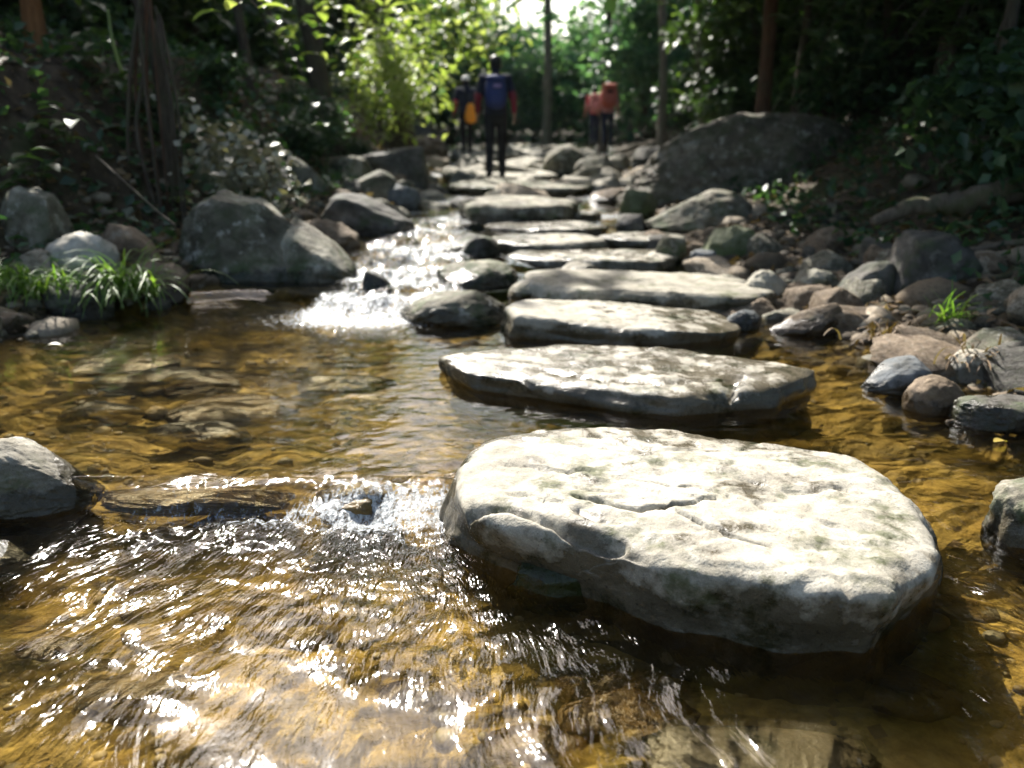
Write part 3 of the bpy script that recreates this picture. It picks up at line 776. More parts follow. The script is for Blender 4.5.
def lb():
    y = random.uniform(4.4, 15) ; return float(Led(y)) - abs(random.gauss(0, .55)) + .12, y
def rb():
    y = random.uniform(3.4, 9.5); return float(Red(y)) + abs(random.gauss(0, .85)) - .3, y
def fp():
    y = random.uniform(11.0, 26); return random.uniform(float(Led(y)) - .4, float(Red(y)) + .6), y
def side():
    y = random.uniform(5.4, 11); return random.uniform(.95, 1.75), y
scatter_small(100, lb, [('brown', 3), ('grey', 3), ('tan', 1.5), ('moss', 2), ('dark', 2)], .04, .28, 'small loose rock on the leafy west bank by the pool', 'small loose rocks on the leafy west bank')
scatter_small(150, rb, [('brown', 4), ('tan', 3), ('dark', 2), ('grey', 3)], .035, .24, 'small loose rock on the pebbly shore below the ferns', 'small loose rocks on the pebbly shore')
scatter_small(80, fp, [('stepb', 3), ('grey', 4), ('tan', 2), ('dark', 2)], .10, .42, 'rounded rock among many in the stream bed beyond the walking hiker', 'rocks in the stream bed beyond the hiker')
def fpath():
    y = random.uniform(14.3, 25); return random.uniform(-1.0, 1.5), y
for _ in range(34):
    x, y = fpath(); s_ = random.uniform(.28, .62)
    small_rock(x, y, float(level(x, y)) + random.uniform(-.02, .08), s_, random.choice(['stepb', 'stepb', 'grey']), random.randrange(9), 'thin flat slab of the stone path continuing beyond the walking hiker', 'flat slabs of the path beyond the hiker', .30)
scatter_small(25, side, [('grey', 3), ('dark', 3), ('brown', 3)], .06, .16, 'small dark rock beside the row of stepping stones', 'small rocks beside the stepping stones')

# ------------------------------------------------------------------ where sun reaches the ground
def litmask(q):
    y = q[:, 1]
    l = np.interp(y, [0, 3.5, 5, 6, 8, 10, 14, 20, 26], [-5, -3.6, -3.1, -2.75, -2.3, -2.0, -1.9, -2.2, -2.4])
    r_ = np.interp(y, [0, 3, 4.5, 6, 8, 10, 14, 20, 26], [4.2, 3.1, 2.25, 1.75, 1.45, 1.3, 1.5, 1.7, 1.8])
    ins = np.minimum(q[:, 0] - l, r_ - q[:, 0])
    n = n2(q[:, 0], q[:, 1], 1.3, 55, 2)
    inside = sstep(-.12, .12, ins + .25 * n)
    inside = inside * np.where((n2(q[:, 0], q[:, 1], 1.1, 81, 2) < -.42) & (y > 5.2), 0, 1)
    inside = inside * (y < 27)
    n3_ = n2(q[:, 0], q[:, 1], 1.9, 91, 2)
    dap = sstep(.36, .42, n3_ - .10 * (q[:, 0] > 1.2))
    for ex, ey, er in ((-3.0, 5.7, 1.0), (-2.2, 7.6, .5), (-1.9, 9.6, .5), (-1.35, 6.5, .55), (2.2, 4.6, .4), (1.95, 5.7, .5)):
        dap = np.maximum(dap, np.hypot(q[:, 0] - ex, q[:, 1] - ey) < er * (1 + .5 * n3_))
    return np.maximum(inside, dap)

LITS = []   # (centre, radius) of sunlit foliage
def lit_at(px, py, y, r): LITS.append((PY(px, py, y), r))
lit_at(445, 55, 15.5, 1.1); lit_at(410, 100, 13.5, .8); lit_at(480, 20, 18, 1.0); lit_at(235, 15, 6.2, .4); lit_at(245, 165, 7.6, .55)
LITS += [(np.array(q), .5) for q in ((-2.62, 5.75, .5), (-2.45, 5.4, .2), (-3.2, 5.8, .5), (-1.65, 6.5, .7), (-2.1, 8., .9))]
lit_at(605, 110, 24.3, .9); lit_at(467, 110, 20, .7); lit_at(497, 110, 13.7, .6); lit_at(300, 30, 11, .6); lit_at(160, 30, 8.5, .45); lit_at(380, 15, 15, .8); lit_at(250, 60, 10, .4); lit_at(850, 60, 11, .3); lit_at(590, 60, 31, 1.3); lit_at(880, 40, 10, .35); lit_at(930, 120, 9, .35); lit_at(800, 60, 13, .5); lit_at(1000, 150, 7.5, .3); lit_at(960, 265, 6.3, .35); lit_at(460, 70, 23.5, 1.4); lit_at(620, 40, 24, 1.1); lit_at(740, 130, 10.5, .5); lit_at(720, 60, 16.5, .9); lit_at(800, 60, 15, .7); lit_at(770, 30, 15.5, .7); lit_at(560, 60, 26, 1.0); lit_at(350, 20, 13, .6); lit_at(110, 60, 8, .35); lit_at(700, 20, 15, .5)

def sun_keep(P, rg):
    t = (P[:, 2] - .3) / SUN[2]
    q = P[:, :2] - SUN[None, :2] * t[:, None]
    keep = rg.random(len(P)) >= litmask(q) * (P[:, 2] > 1.6)
    sk = (np.abs(P[:, 0] + .5) < 1.0 + .05 * np.clip(P[:, 1], 0, 30)) & (P[:, 1] < 24) & (P[:, 2] > 3.2)
    keep &= ~(sk & (rg.random(len(P)) < .9))
    for c, r_ in LITS:
        d = P - c[None]; tt = d @ SUN; perp = np.linalg.norm(d - tt[:, None] * SUN[None], axis=1)
        keep &= ~((tt > r_ * .6) & (perp < r_) & (rg.random(len(P)) < .93))
    return keep

# ------------------------------------------------------------------ leaves
def leaf_cards(P, s, rg, droop=.25, wide=.34):
    n = len(P)
    a = rg.normal(size=(n, 3)); a[:, 2] = a[:, 2] * .5 - droop; a /= np.linalg.norm(a, axis=1)[:, None]
    up = rg.normal(size=(n, 3)) * .55 + np.array([0, 0, 1.])
    sd = np.cross(a, up); sd /= np.linalg.norm(sd, axis=1)[:, None] + 1e-9
    nn = np.cross(sd, a)
    s = np.broadcast_to(s, (n,))[:, None]
    wdt = wide * rg.uniform(.75, 1.25, size=(n, 1))
    V = np.stack([P, P + a * s * .45 + sd * s * wdt + nn * s * .10, P + a * s - nn * s * .12, P + a * s * .45 - sd * s * wdt + nn * s * .10], 1).reshape(-1, 3)
    b = np.arange(n)[:, None] * 4
    F = np.concatenate([b + np.array([[0, 1, 2]]), b + np.array([[0, 2, 3]])])
    return V, F

def blade(p0, az, L, wd, el, droop, seg=6, profile='grass'):
    """one curved leaf blade"""
    pts = []; p = np.array(p0, float); e = el; h = np.array([math.cos(az), math.sin(az), 0])
    for k in range(seg + 1):
        pts.append(p.copy()); p = p + (h * math.cos(e) + np.array([0, 0, math.sin(e)])) * L / seg; e -= droop / seg
    pts = np.array(pts); t = np.linspace(0, 1, seg + 1)
    wv = wd * (np.sqrt(np.clip(1 - t ** 2, 0, 1)) if profile == 'grass' else np.sin(np.pi * np.clip(t * .96 + .04, 0, 1)) ** .8)
    wv[-1] = .002
    sd = np.array([-math.sin(az), math.cos(az), 0]); lift = np.array([0, 0, .3])
    V = np.stack([pts + sd * wv[:, None] + lift * wv[:, None], pts, pts - sd * wv[:, None] + lift * wv[:, None]], 1).reshape(-1, 3)
    F = []
    for k in range(seg):
        o = k * 3
        F += [[o, o + 1, o + 4, o + 3], [o + 1, o + 2, o + 5, o + 4]]
    return V, np.array(F)

def crown_points(c, rad, nc, per, spread, rg):
    d = rg.normal(size=(nc, 3)); d /= np.linalg.norm(d, axis=1)[:, None]
    d *= (rg.random((nc, 1)) ** .45)
    C = np.asarray(c) + d * np.asarray(rad)
    P = np.repeat(C, per, 0) + rg.normal(size=(nc * per, 3)) * np.array([spread, spread, spread * .55])
    return C, P

def tree(name, base, lean, H, r0, crown_c, crown_r, bark, leaf, label, group=None, seed=0, nc=70, per=110, size=.24, mid=None, spread=.5, limbs=9):
    rg = np.random.default_rng(seed)
    base = np.asarray(base, float); base = base + np.array([0, 0, -.15])
    t = empty(name, base, label, 'tree', group)
    top = base + np.array([lean[0], lean[1], H])
    D_ = top - base
    path = resample([base, base + D_ * (.12, .12, .3) + rg.normal(size=3) * .05, base + D_ * (.55, .55, .65) + rg.normal(size=3) * .12, top], 26)
    s = np.linspace(0, 1, 26)
    rad = r0 * (1 - .55 * s) * (1 + .9 * np.exp(-s * 26))
    parts = [tube(path, rad, 12, seed, .16)]
    C, P = crown_points(crown_c, crown_r, nc, per, spread, rg)
    for k in range(limbs):
        e = C[rg.integers(len(C))]; st = path[int(rg.integers(15, 25))]
        m_ = (st + e) / 2 + rg.normal(size=3) * .25 + np.array([0, 0, .2])
        rr = r0 * .26
        pl_ = resample([st, m_, e], 9)
        if litmask(pl_[:, :2] - SUN[None, :2] * ((pl_[:, 2:] - .3) / SUN[2])).mean() > .3: continue
        parts.append(tube(resample([st, m_, e], 9), np.linspace(rr, .008, 9), 6))
    V, F = merge(parts)
    mk('trunk', V - base[None], F, bark, t)
    P = P[sun_keep(P, rg)]
    V, F = leaf_cards(P, size * rg.uniform(.6, 1.3, len(P)), rg)
    mk('crown', V - base[None], F, leaf, t, smooth=False)
    return t

def tb(px, y):      # tree base from picture column and distance
    x = (px - 512) / FPX * y * 1.0
    return np.array([x, y, land1(x, y)])

trees = [  # column, dist, lean, H, r, crown offset, crown radii, bark, leaf, label
    (66, 8.2, (-.3, .3), 7.5, .075, (-1.5, 1.5, 7.5), (3.0, 3.0, 2.0), 'bark_orange', 'leaf', 'slender tree with orange bark standing on top of the dark bank'),
    (-8, 7.0, (-.4, .2), 8, .09, (-2.2, 2, 8), (3.2, 3.2, 2.2), 'bark', 'leaf', 'dark tree at the near end of the bank, cut by frame edge'),
    (335, 13.8, (-2.4, .4), 8.5, .15, (-2.2, 1, 9), (3.4, 3.4, 2.4), 'bark', 'leaf_deep', 'straight black tree trunk above the slope of humped rocks'),
    (408, 18.5, (-2.2, .5), 9, .26, (-2.6, 1.2, 9.5), (3.8, 3.8, 2.6), 'bark', 'leaf', 'thick dark tree trunk behind the sunlit leaves'),
    (752, 12.3, (.15, .3), 9, .10, (-1.0, 1.5, 8.5), (3.6, 3.4, 2.2), 'bark_red', 'leaf', 'straight reddish tree trunk rising behind the huge brown boulder'),
    (781, 12.9, (.35, .3), 8, .055, (-.4, 1, 8), (3.0, 3.0, 2.0), 'bark', 'leaf_deep', 'thin dark tree leaning beside the reddish trunk'),
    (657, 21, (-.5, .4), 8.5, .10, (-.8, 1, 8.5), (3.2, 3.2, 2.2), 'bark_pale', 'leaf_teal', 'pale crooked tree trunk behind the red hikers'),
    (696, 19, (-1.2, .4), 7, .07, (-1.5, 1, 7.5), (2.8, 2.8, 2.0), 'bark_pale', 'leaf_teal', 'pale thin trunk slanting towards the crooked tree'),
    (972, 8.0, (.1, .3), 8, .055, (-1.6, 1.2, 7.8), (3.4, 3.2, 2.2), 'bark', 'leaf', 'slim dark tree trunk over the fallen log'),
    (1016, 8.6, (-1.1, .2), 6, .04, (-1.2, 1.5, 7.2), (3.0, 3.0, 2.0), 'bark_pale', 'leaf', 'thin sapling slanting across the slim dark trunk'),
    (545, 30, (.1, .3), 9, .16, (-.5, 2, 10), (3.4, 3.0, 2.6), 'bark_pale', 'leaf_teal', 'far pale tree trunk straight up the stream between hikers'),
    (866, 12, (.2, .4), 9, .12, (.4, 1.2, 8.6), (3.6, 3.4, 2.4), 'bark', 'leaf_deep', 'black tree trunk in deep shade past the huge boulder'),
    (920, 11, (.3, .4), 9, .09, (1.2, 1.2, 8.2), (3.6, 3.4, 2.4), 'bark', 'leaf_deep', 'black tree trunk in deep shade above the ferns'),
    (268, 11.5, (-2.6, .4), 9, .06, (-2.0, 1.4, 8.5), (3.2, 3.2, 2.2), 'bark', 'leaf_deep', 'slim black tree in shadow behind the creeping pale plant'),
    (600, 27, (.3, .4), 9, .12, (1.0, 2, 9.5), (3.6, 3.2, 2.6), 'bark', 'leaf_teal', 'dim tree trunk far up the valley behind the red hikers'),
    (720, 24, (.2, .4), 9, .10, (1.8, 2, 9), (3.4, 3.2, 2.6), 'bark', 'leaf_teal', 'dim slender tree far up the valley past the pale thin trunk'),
    (215, 14.5, (-2.4, .5), 10, .12, (-2.5, 1, 9.5), (3.6, 3.6, 2.6), 'bark', 'leaf', 'shadowed tree trunk deep behind the vine hung tree'),
    (30, 12.5, (-.3, .4), 10, .14, (-2.0, 1, 9.2), (3.6, 3.6, 2.6), 'bark', 'leaf', 'shadowed tree trunk deep behind the orange barked tree'),
]
for k, (px, y, ln, H, r0, off, cr, bk, lf, lab) in enumerate(trees):
    b = tb(px, y)
    tree('tree', b, ln, H, r0, b + np.array([off[0], off[1], off[2] - 0]), cr, M[bk], M[lf], lab, seed=500 + k)

# the tree hung with roots and vines on the bank edge
b = PL(178, 150); b = np.array([(178 - 512) / FPX * 7.9, 7.9, land1((178 - 512) / FPX * 7.9, 7.9)])
t = empty('vine_tree', b, 'gnarled tree wrapped in hanging roots and vines at edge of bank', 'tree')
rg = np.random.default_rng(77)
main = tube(resample([b + (0, 0, -.4), b + (.03, 0, .7), b + (-.08, .1, 1.5), b + (-.9, .3, 3.2), b + (-2.3, .5, 6.2)], 22), np.linspace(.075, .04, 22), 10, 3, .35)
crv, crp = crown_points(b + np.array([-1.8, 1.6, 6.8]), (2.6, 2.6, 1.8), 55, 100, .5, rg)
pts = [main] + [tube(resample([main[0][10 * 19], (main[0][190] + e) / 2 + (0, 0, .3), e], 8), np.linspace(.025, .008, 8), 6) for e in crv[:3]]
V, F = merge(pts); mk('trunk', V - b, F, M['bark'], t)
crp = crp[sun_keep(crp, rg)]; V, F = leaf_cards(crp, .2 * rg.uniform(.6, 1.3, len(crp)), rg); mk('crown', V - b, F, M['leaf'], t, smooth=False)
for k in range(9):
    x0 = rg.uniform(-.28, .22); yy = rg.uniform(-.25, .1); zt = rg.uniform(1.0, 2.2)
    e = b + np.array([x0 + rg.uniform(-.12, .25), yy - .2, rg.uniform(-.55, -.1)])
    V, F = tube(resample([b + np.array([x0 * .35, yy * .3, zt]), b + np.array([x0, yy, zt * .5]), e], 14), np.linspace(.016, .008, 14) * rg.uniform(.6, 1.4), 6)
    mk('aerial_root', V - b, F, M['bark_red'] if k % 3 == 0 else M['bark'], t)

# canopy trees standing outside the frame to shade the banks; those behind the camera added to cut sky light
for k, (x, y, cx, cy_, cz, cr) in enumerate([(-8.5, 6, -7.5, 8, 7.5, 3.6), (-9, 11, -8, 12, 8.5, 4), (-9.5, 16.5, -8.5, 17, 9, 4), (6.5, 5, 3.2, 8.5, 7.5, 3.8), (7.5, 9.5, 5.5, 11.5, 8, 4), (7.5, 15, 5.2, 17, 8.5, 4),
                                             (5.5, 3.0, 3.6, 5.2, 6.5, 2.8), (6.2, 8.5, 2.3, 11.8, 5.4, 2.6), (7.8, 11.5, 3.4, 14.8, 5.9, 2.8), (5.6, 5.2, 2.1, 9.2, 5.0, 2.2), (6.0, 7.0, 4.3, 10.5, 5.2, 2.2), (7.5, 13.5, 2.2, 17, 6.6, 2.8), (-7, 22, -5, 23, 9, 4), (7, 22, 5, 24, 9, 4), (-6, -3, -3.5, -3, 7.5, 3.8), (6, -3.5, 3, -3.5, 7.5, 3.8), (-7.5, 1, -6.5, .5, 7.5, 3.4), (7, .5, 6, .5, 7.5, 3.4), (-5.5, -8.5, -1, -8, 8.5, 4.5), (6, -9, 4.5, -9, 8, 4)]):
    b = np.array([x, y, land1(x, y)])
    lab = 'tall unseen forest tree put west of the stream for shade' if x < 0 else 'tall unseen forest tree put east of the stream for shade'
    tree('tree', b, ((cx - x) * .6, (cy_ - y) * .6, ), 7.2, .14, (cx, cy_, cz), (cr, cr, 2.2), M['bark'], M['leaf'], lab, 'tall forest trees west of the stream' if x < 0 else 'tall forest trees east of the stream', seed=700 + k, nc=85, per=120, size=.26)

# ------------------------------------------------------------------ shrubs
def shrub_proto(name, label, leaf, seed, nc, per, rad, size, spread=.16, stems=7, wide=.34, broad=False):
    rg = np.random.default_rng(seed)
    t = empty(name, (0, 0, 0), label, 'shrub')
    C, P = crown_points((0, 0, rad[2] * .95), rad, nc, per, spread, rg)
    P = P[P[:, 2] > .02]
    if broad:
        V, F = merge([blade(p, rg.uniform(0, 6.3), size * rg.uniform(.7, 1.3), size * rg.uniform(.16, .24), rg.uniform(-.5, .7), rg.uniform(.4, 1.3), 4, 'leaf') for p in P])
    else:
        V, F = leaf_cards(P, size * rg.uniform(.55, 1.3, len(P)), rg, wide=wide)
    mk('foliage', V, F, leaf, t, smooth=broad)
    st = []
    for k in range(stems):
        e = C[rg.integers(len(C))]
        st.append(tube(resample([(rg.normal() * .05, rg.normal() * .05, -.15), e * np.array([.4, .4, .6]), e], 8), np.linspace(.018, .005, 8), 5))
    V, F = merge(st); mk('stem', V, F, M['bark'], t)
    return t

SP = [shrub_proto('shrub', '', M['leaf_deep'], 31, 46, 34, (.75, .75, .8), .15),
      shrub_proto('shrub', '', M['leaf'], 32, 40, 22, (.9, .9, 1.2), .27, broad=True),
      shrub_proto('shrub', '', M['leaf_teal'], 33, 60, 40, (1.3, 1.3, 1.8), .24, .25),
      shrub_proto('shrub', '', M['leaf_deep'], 34, 30, 16, (.6, .6, .5), .24, broad=True),
      shrub_proto('shrub', '', M['leaf'], 35, 50, 24, (1.0, 1.0, 2.0), .32, .22, broad=True),
      shrub_proto('shrub', '', M['leaf_lime'], 36, 40, 24, (1.25, 1.1, 1.7), .30, .40, broad=True)]
_used = set()
def put_shrub(k, x, y, s, label, group=None, dz=0., rz=None):
    if group and 'west' in group:                                      # keep clear what the sun picks out by the water
        c_ = np.array([x, y, land1(x, y) + .8 * s])
        for T_ in ((-2.62, 5.75, .5), (-2.45, 5.4, .2), (-3.2, 5.8, .5), (-1.65, 6.5, .7), (-1.35, 8.4, .6), (-2.1, 8.0, .9), (-1.4, 10.5, .6)):
            d_ = c_ - np.array(T_); tt_ = d_ @ SUN
            if tt_ > 0 and np.linalg.norm(d_ - tt_ * SUN) < .95 * s: return None
    o = SP[k] if k not in _used else copy_tree(SP[k])
    _used.add(k)
    o.location = (x, y, land1(x, y) - .05 + dz); o.rotation_euler = (0, 0, random.uniform(0, 6.3) if rz is None else rz); o.scale = (s, s, s)
    o['label'] = label
    if group: o['group'] = group
    elif 'group' in o.keys(): del o['group']
    return o
def shr(k, px, y, s, label, group=None, dz=0.):
    put_shrub(k, (px - 512) / FPX * y, y, s, label, group, dz)

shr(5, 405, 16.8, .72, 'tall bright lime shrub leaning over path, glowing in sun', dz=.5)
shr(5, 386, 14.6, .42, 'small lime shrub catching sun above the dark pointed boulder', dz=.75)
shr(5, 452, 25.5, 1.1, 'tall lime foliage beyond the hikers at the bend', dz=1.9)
shr(2, 640, 26, 1.0, 'green shrub far behind the red hikers', dz=1.0)
shr(1, 730, 16.5, .95, 'mid green shrub behind the reddish trunk')
GL, GR, GF = 'undergrowth shrubs on the west slope', 'undergrowth shrubs on the east slope', 'shrubs closing the valley upstream'
LL, LR, LF = 'dark leafy shrub of the undergrowth on west slope', 'dark leafy shrub of the undergrowth on east slope', 'dim teal green shrub where the valley closes upstream'
for y in np.arange(6.6, 24, .95):
    for q in range(2):
        x = float(Led(y)) - random.uniform(1.9, 4.6) - (.4 if y < 9 else 0)
        put_shrub(random.choice([0, 1, 0, 4, 3]) if y > 10 else random.choice([0, 3]), x, y + random.uniform(-.4, .4), random.uniform(.75, 1.25) if y > 10 else random.uniform(.6, .9), LL, GL)
    if 7.5 < y < 16: put_shrub(random.choice([0, 3, 3]), float(Led(y)) - random.uniform(1.0, 1.9), y, random.uniform(.4, .65), LL, GL)
for y in np.arange(6.2, 24, .85):
    for q in range(2):
        x = float(Red(y)) + random.uniform(1.6, 4.6)
        if 9 < y < 12.2 and x < 4.2: x += 2.2
        if y < 13.8 and .19 < x / y < .36: continue
        put_shrub(random.choice([0, 0, 1, 4, 3]) if y > 10 else random.choice([0, 3]), x, y + random.uniform(-.4, .4), random.uniform(.75, 1.25) if y > 10 else random.uniform(.6, .9), LR, GR)
for k in range(18):
    x = -6 + k * .75 + random.uniform(-.3, .3); y = random.uniform(25, 31)
    if -3.5 < x < 3.6: y += random.uniform(6, 10)
    put_shrub(2, x, y, random.uniform(.9, 1.5), LF, GF)

# pale creeping plant, leafy sprig, overhanging lime leaves
rg = np.random.default_rng(5)
b = PL(248, 188); b[1] += .2
t = empty('creeping_plant', b, 'creeping plant with pale dry leaves hanging over the bank above big boulder', 'plant')
C = np.array([PY(px, py, 7.4 + .5 * (190 - py) / 60) for px, py in [(q, 112 + (q - 195) * .62 + w_ * 46) for q, w_ in rg.uniform([198, 0], [286, 1], size=(64, 2))]])
P = np.repeat(C, 9, 0) + rg.normal(size=(len(C) * 9, 3)) * .085
V, F = leaf_cards(P, .085 * rg.uniform(.6, 1.3, len(P)), rg, .5, .42); mk('foliage', V - b, F, M['leaf_pale'], t, smooth=False)
V, F = merge([tube(resample([b + (0, .1, -.05), (C[k] + b) / 2 + (0, .05, .1), C[k]], 7), np.linspace(.01, .004, 7), 5) for k in range(0, len(C), 6)])
mk('stem', V - b, F, M['bark_pale'], t)

def leafy(name, base, tips, leaf, L, wd, label, seed, drop=.8, per=5, stemmat='bark', cat='plant'):
    rg = np.random.default_rng(seed); base = np.asarray(base, float)
    t = empty(name, base, label, cat)
    st, lv_ = [], []
    for tip in tips:
        tip = np.asarray(tip, float)
        pth = resample([base, (base + tip) / 2 + (0, 0, .12 * np.linalg.norm(tip - base)), tip], 10)
        st.append(tube(pth, np.linspace(.008, .003, 10), 5))
        for k in range(per):
            p = pth[int(10 * (.5 + .49 * k / max(per - 1, 1))) - 0 if k < per - 1 else 9]
            lv_.append(blade(p, rg.uniform(0, 6.3), L * rg.uniform(.7, 1.2), wd * rg.uniform(.8, 1.2), rg.uniform(.0, .5), drop, 6, 'leaf'))
    V, F = merge(lv_); mk('foliage', V - base, F, M[leaf], t)
    V, F = merge(st); mk('stem', V - base, F, M[stemmat], t)
    return t
b = PL(182, 212)
leafy('leafy_sprig', b, [b + np.array([q, .0, .12]) for q in (-.08, 0, .07)], 'leaf_lime', .10, .022, 'small bright green sprig beside the top of the big boulder', 3, .7, 5)
b0 = PY(150, -60, 6.6)
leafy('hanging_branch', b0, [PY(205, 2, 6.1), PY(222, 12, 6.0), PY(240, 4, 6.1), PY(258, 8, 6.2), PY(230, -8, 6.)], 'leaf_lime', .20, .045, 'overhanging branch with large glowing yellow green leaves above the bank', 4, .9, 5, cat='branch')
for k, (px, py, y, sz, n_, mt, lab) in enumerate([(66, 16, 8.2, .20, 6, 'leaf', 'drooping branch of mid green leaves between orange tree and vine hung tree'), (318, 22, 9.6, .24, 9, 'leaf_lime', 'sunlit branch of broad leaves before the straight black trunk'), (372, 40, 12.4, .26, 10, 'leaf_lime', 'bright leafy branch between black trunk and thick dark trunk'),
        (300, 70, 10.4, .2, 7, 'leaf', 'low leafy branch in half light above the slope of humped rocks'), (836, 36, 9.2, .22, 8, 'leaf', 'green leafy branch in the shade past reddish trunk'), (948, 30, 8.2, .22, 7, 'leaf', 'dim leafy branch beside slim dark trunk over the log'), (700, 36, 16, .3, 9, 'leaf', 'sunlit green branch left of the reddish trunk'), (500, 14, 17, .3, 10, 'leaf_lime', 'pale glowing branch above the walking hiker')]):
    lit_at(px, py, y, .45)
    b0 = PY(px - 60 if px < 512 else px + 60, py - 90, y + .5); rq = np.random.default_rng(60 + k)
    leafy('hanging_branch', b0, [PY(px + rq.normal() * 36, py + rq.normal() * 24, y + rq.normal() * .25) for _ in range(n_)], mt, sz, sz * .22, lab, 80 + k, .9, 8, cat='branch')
for k, (px, py, L_) in enumerate([(88, 30, .3), (120, 60, .3), (60, 110, .25), (30, 150, .22)]):
    b = PL(px + 10, py + 60)
    leafy('broadleaf_plant', b, [PY(px, py, b[1] - .1), PY(px + 14, py + 12, b[1] - .2), PY(px - 12, py + 16, b[1] - .1)], 'leaf', .22, .05, ['green stemmed broadleaf plant beside the orange barked tree', 'broadleaf plant between orange tree and vine hung tree', 'shaded broadleaf plant on the face of dark bank', 'low shaded broadleaf plant above the angular grey rock'][k], 20 + k, 1., 4)

def grass(px, py, n, L, label, seed, mat='grass', spread=.12, droop=1.9, dirx=0., wd=.006, el=(.7, 1.5)):
    rg = np.random.default_rng(seed); b = PL(px, py)
    bl = []
    for k in range(n):
        az = rg.uniform(0, 6.28) if rg.random() < .45 else rg.normal(-1.57 + dirx, .7)
        p = np.array([rg.normal() * spread, rg.normal() * spread * .5, -.02 + abs(rg.normal()) * .03])
        bl.append(blade(p, az, L * rg.uniform(.55, 1.15), wd * rg.uniform(.7, 1.3), rg.uniform(*el), droop * rg.uniform(.6, 1.3), 7))
    V, F = merge(bl)
    o = mk('grass_clump', V, F, M[mat]); o.location = tuple(b + np.array([0, 0, .02]))
    return tag(o, label, 'grass')
grass(124, 300, 210, .48, 'arching grass clump trailing over the pool below the pale rounded rock', 1, spread=.11)
grass(36, 300, 150, .36, 'grass tuft at the far end of the pool edge, hanging towards water', 2, spread=.13)
grass(-10, 285, 70, .28, 'half hidden grass tuft cut by frame edge', 3)
grass(946, 330, 46, .22, 'stiff grey green grass tuft on the pebbly shore', 4, spread=.04, droop=.9, wd=.005)
grass(905, 345, 110, .20, 'mat of dry straw coloured grass under the stiff grass tuft', 5, 'litter', .14, 1.6)
grass(985, 372, 70, .22, 'dry reddish stems lying over the flat pale stone', 6, 'litter', .08, 1.6)
grass(140, 228, 26, .16, 'tuft of dead straw on the bank above tilted brown rock', 7, 'litter', .04, 1.2)

# ground cover on the shaded east bank, dry leaf litter on both
def scatter_cards(name, fx, n, size, mat, label, cat, seed, lift=.02, droop=.1):
    rg = np.random.default_rng(seed); P = []
    xy = np.array([fx() for _ in range(n)])
    z = land(xy[:, 0], xy[:, 1]) + lift * rg.random(n)
    V, F = leaf_cards(np.stack([xy[:, 0], xy[:, 1], z + .01], 1), size * rg.uniform(.5, 1.3, n), rg, droop)
    tag(mk(name, V, F, M[mat], smooth=False), label, cat, kind='stuff')
def fx1():
    y = random.uniform(4.6, 12); return float(Red(y)) + random.uniform(.8, 3.2), y
def fx2():
    y = random.uniform(4.5, 22); return float(Led(y)) - abs(random.gauss(0, 1.5)) + .0, y
def fx3():
    y = random.uniform(3.4, 20); return float(Red(y)) + abs(random.gauss(0, 1.3)) + .05, y
scatter_cards('ground_cover', fx1, 2400, .10, 'leaf_deep', 'low green ferns and leaves covering the shaded bank', 'ground cover', 1, .16, -.3)
def fx4():
    y = random.uniform(5.2, 13); return float(Led(y)) - random.uniform(.5, 3.2), y
scatter_cards('ground_cover', fx4, 3600, .11, 'leaf_deep', 'low dark leaves covering the shaded bank face', 'ground cover', 4, .14, -.2)
scatter_cards('leaf_litter', fx2, 8000, .09, 'litter', 'dry brown leaves scattered over the west bank', 'leaf litter', 2, .025)
scatter_cards('leaf_litter', fx3, 5200, .08, 'litter', 'dry brown leaves scattered over the east bank', 'leaf litter', 3, .025)

# fallen log, sticks
def stick(name, pts, r0, r1, mat, label, seed, n=26, cat='branch', rough=.25):
    P = resample(pts, n); P[1:-1] += np.random.default_rng(seed).normal(size=(n - 2, 3)) * r0 * .12
    c = P.mean(0); V, F = tube(P, np.linspace(r0, r1, n), 12, seed, rough)
    m0, m1 = P[0], P[-1]; b = len(V); V = np.concatenate([V, [m0, m1]])
    k = np.arange(12); T = np.concatenate([np.stack([np.full(12, b), (k + 1) % 12, k], 1), np.stack([np.full(12, b + 1), (n - 1) * 12 + k, (n - 1) * 12 + (k + 1) % 12], 1)])
    o = mk(name, V - c, [T, F], M[mat]); o.location = tuple(c)
    return tag(o, label, cat)
stick('fallen_log', [PY(1100, 150, 6.4), PY(1020, 187, 6.5), PY(960, 204, 6.55), PY(905, 207, 6.6), PY(872, 222, 6.5)], .12, .035, 'log', 'long mossy fallen log lying across the fern bank', 5, 34, 'log')
stick('fallen_branch', [PY(96, 156, 6.5), PY(125, 182, 6.2), PY(160, 214, 6.0), PY(176, 226, 5.95)], .006, .008, 'bark', 'bare brown stick leaning from the dark bank to big boulder', 6)
stick('fallen_branch', [PL(900, 262, .05), PL(930, 250, .1), PL(975, 252, .08)], .016, .008, 'bark_pale', 'pale stick among the ferns under the fallen log', 7)
stick('fallen_branch', [PL(950, 405, .08), PL(990, 396, .09), PL(1040, 402, .06)], .012, .007, 'bark', 'dark stick lying on stones at the shore by the round brown stone', 8)
stick('vine', [PY(1004, 20, 7.6), PY(985, 70, 7.7), PY(992, 120, 7.7), PY(1008, 170, 7.6)], .010, .013, 'bark', 'thin dark vine hanging over the fallen log', 9, cat='vine')
stick('vine', [PY(108, 10, 7.4), PY(112, 40, 7.3), PY(122, 72, 7.3)], .010, .014, 'leaf_lime', 'green shoot standing on the crest of the dark bank', 10, cat='plant')

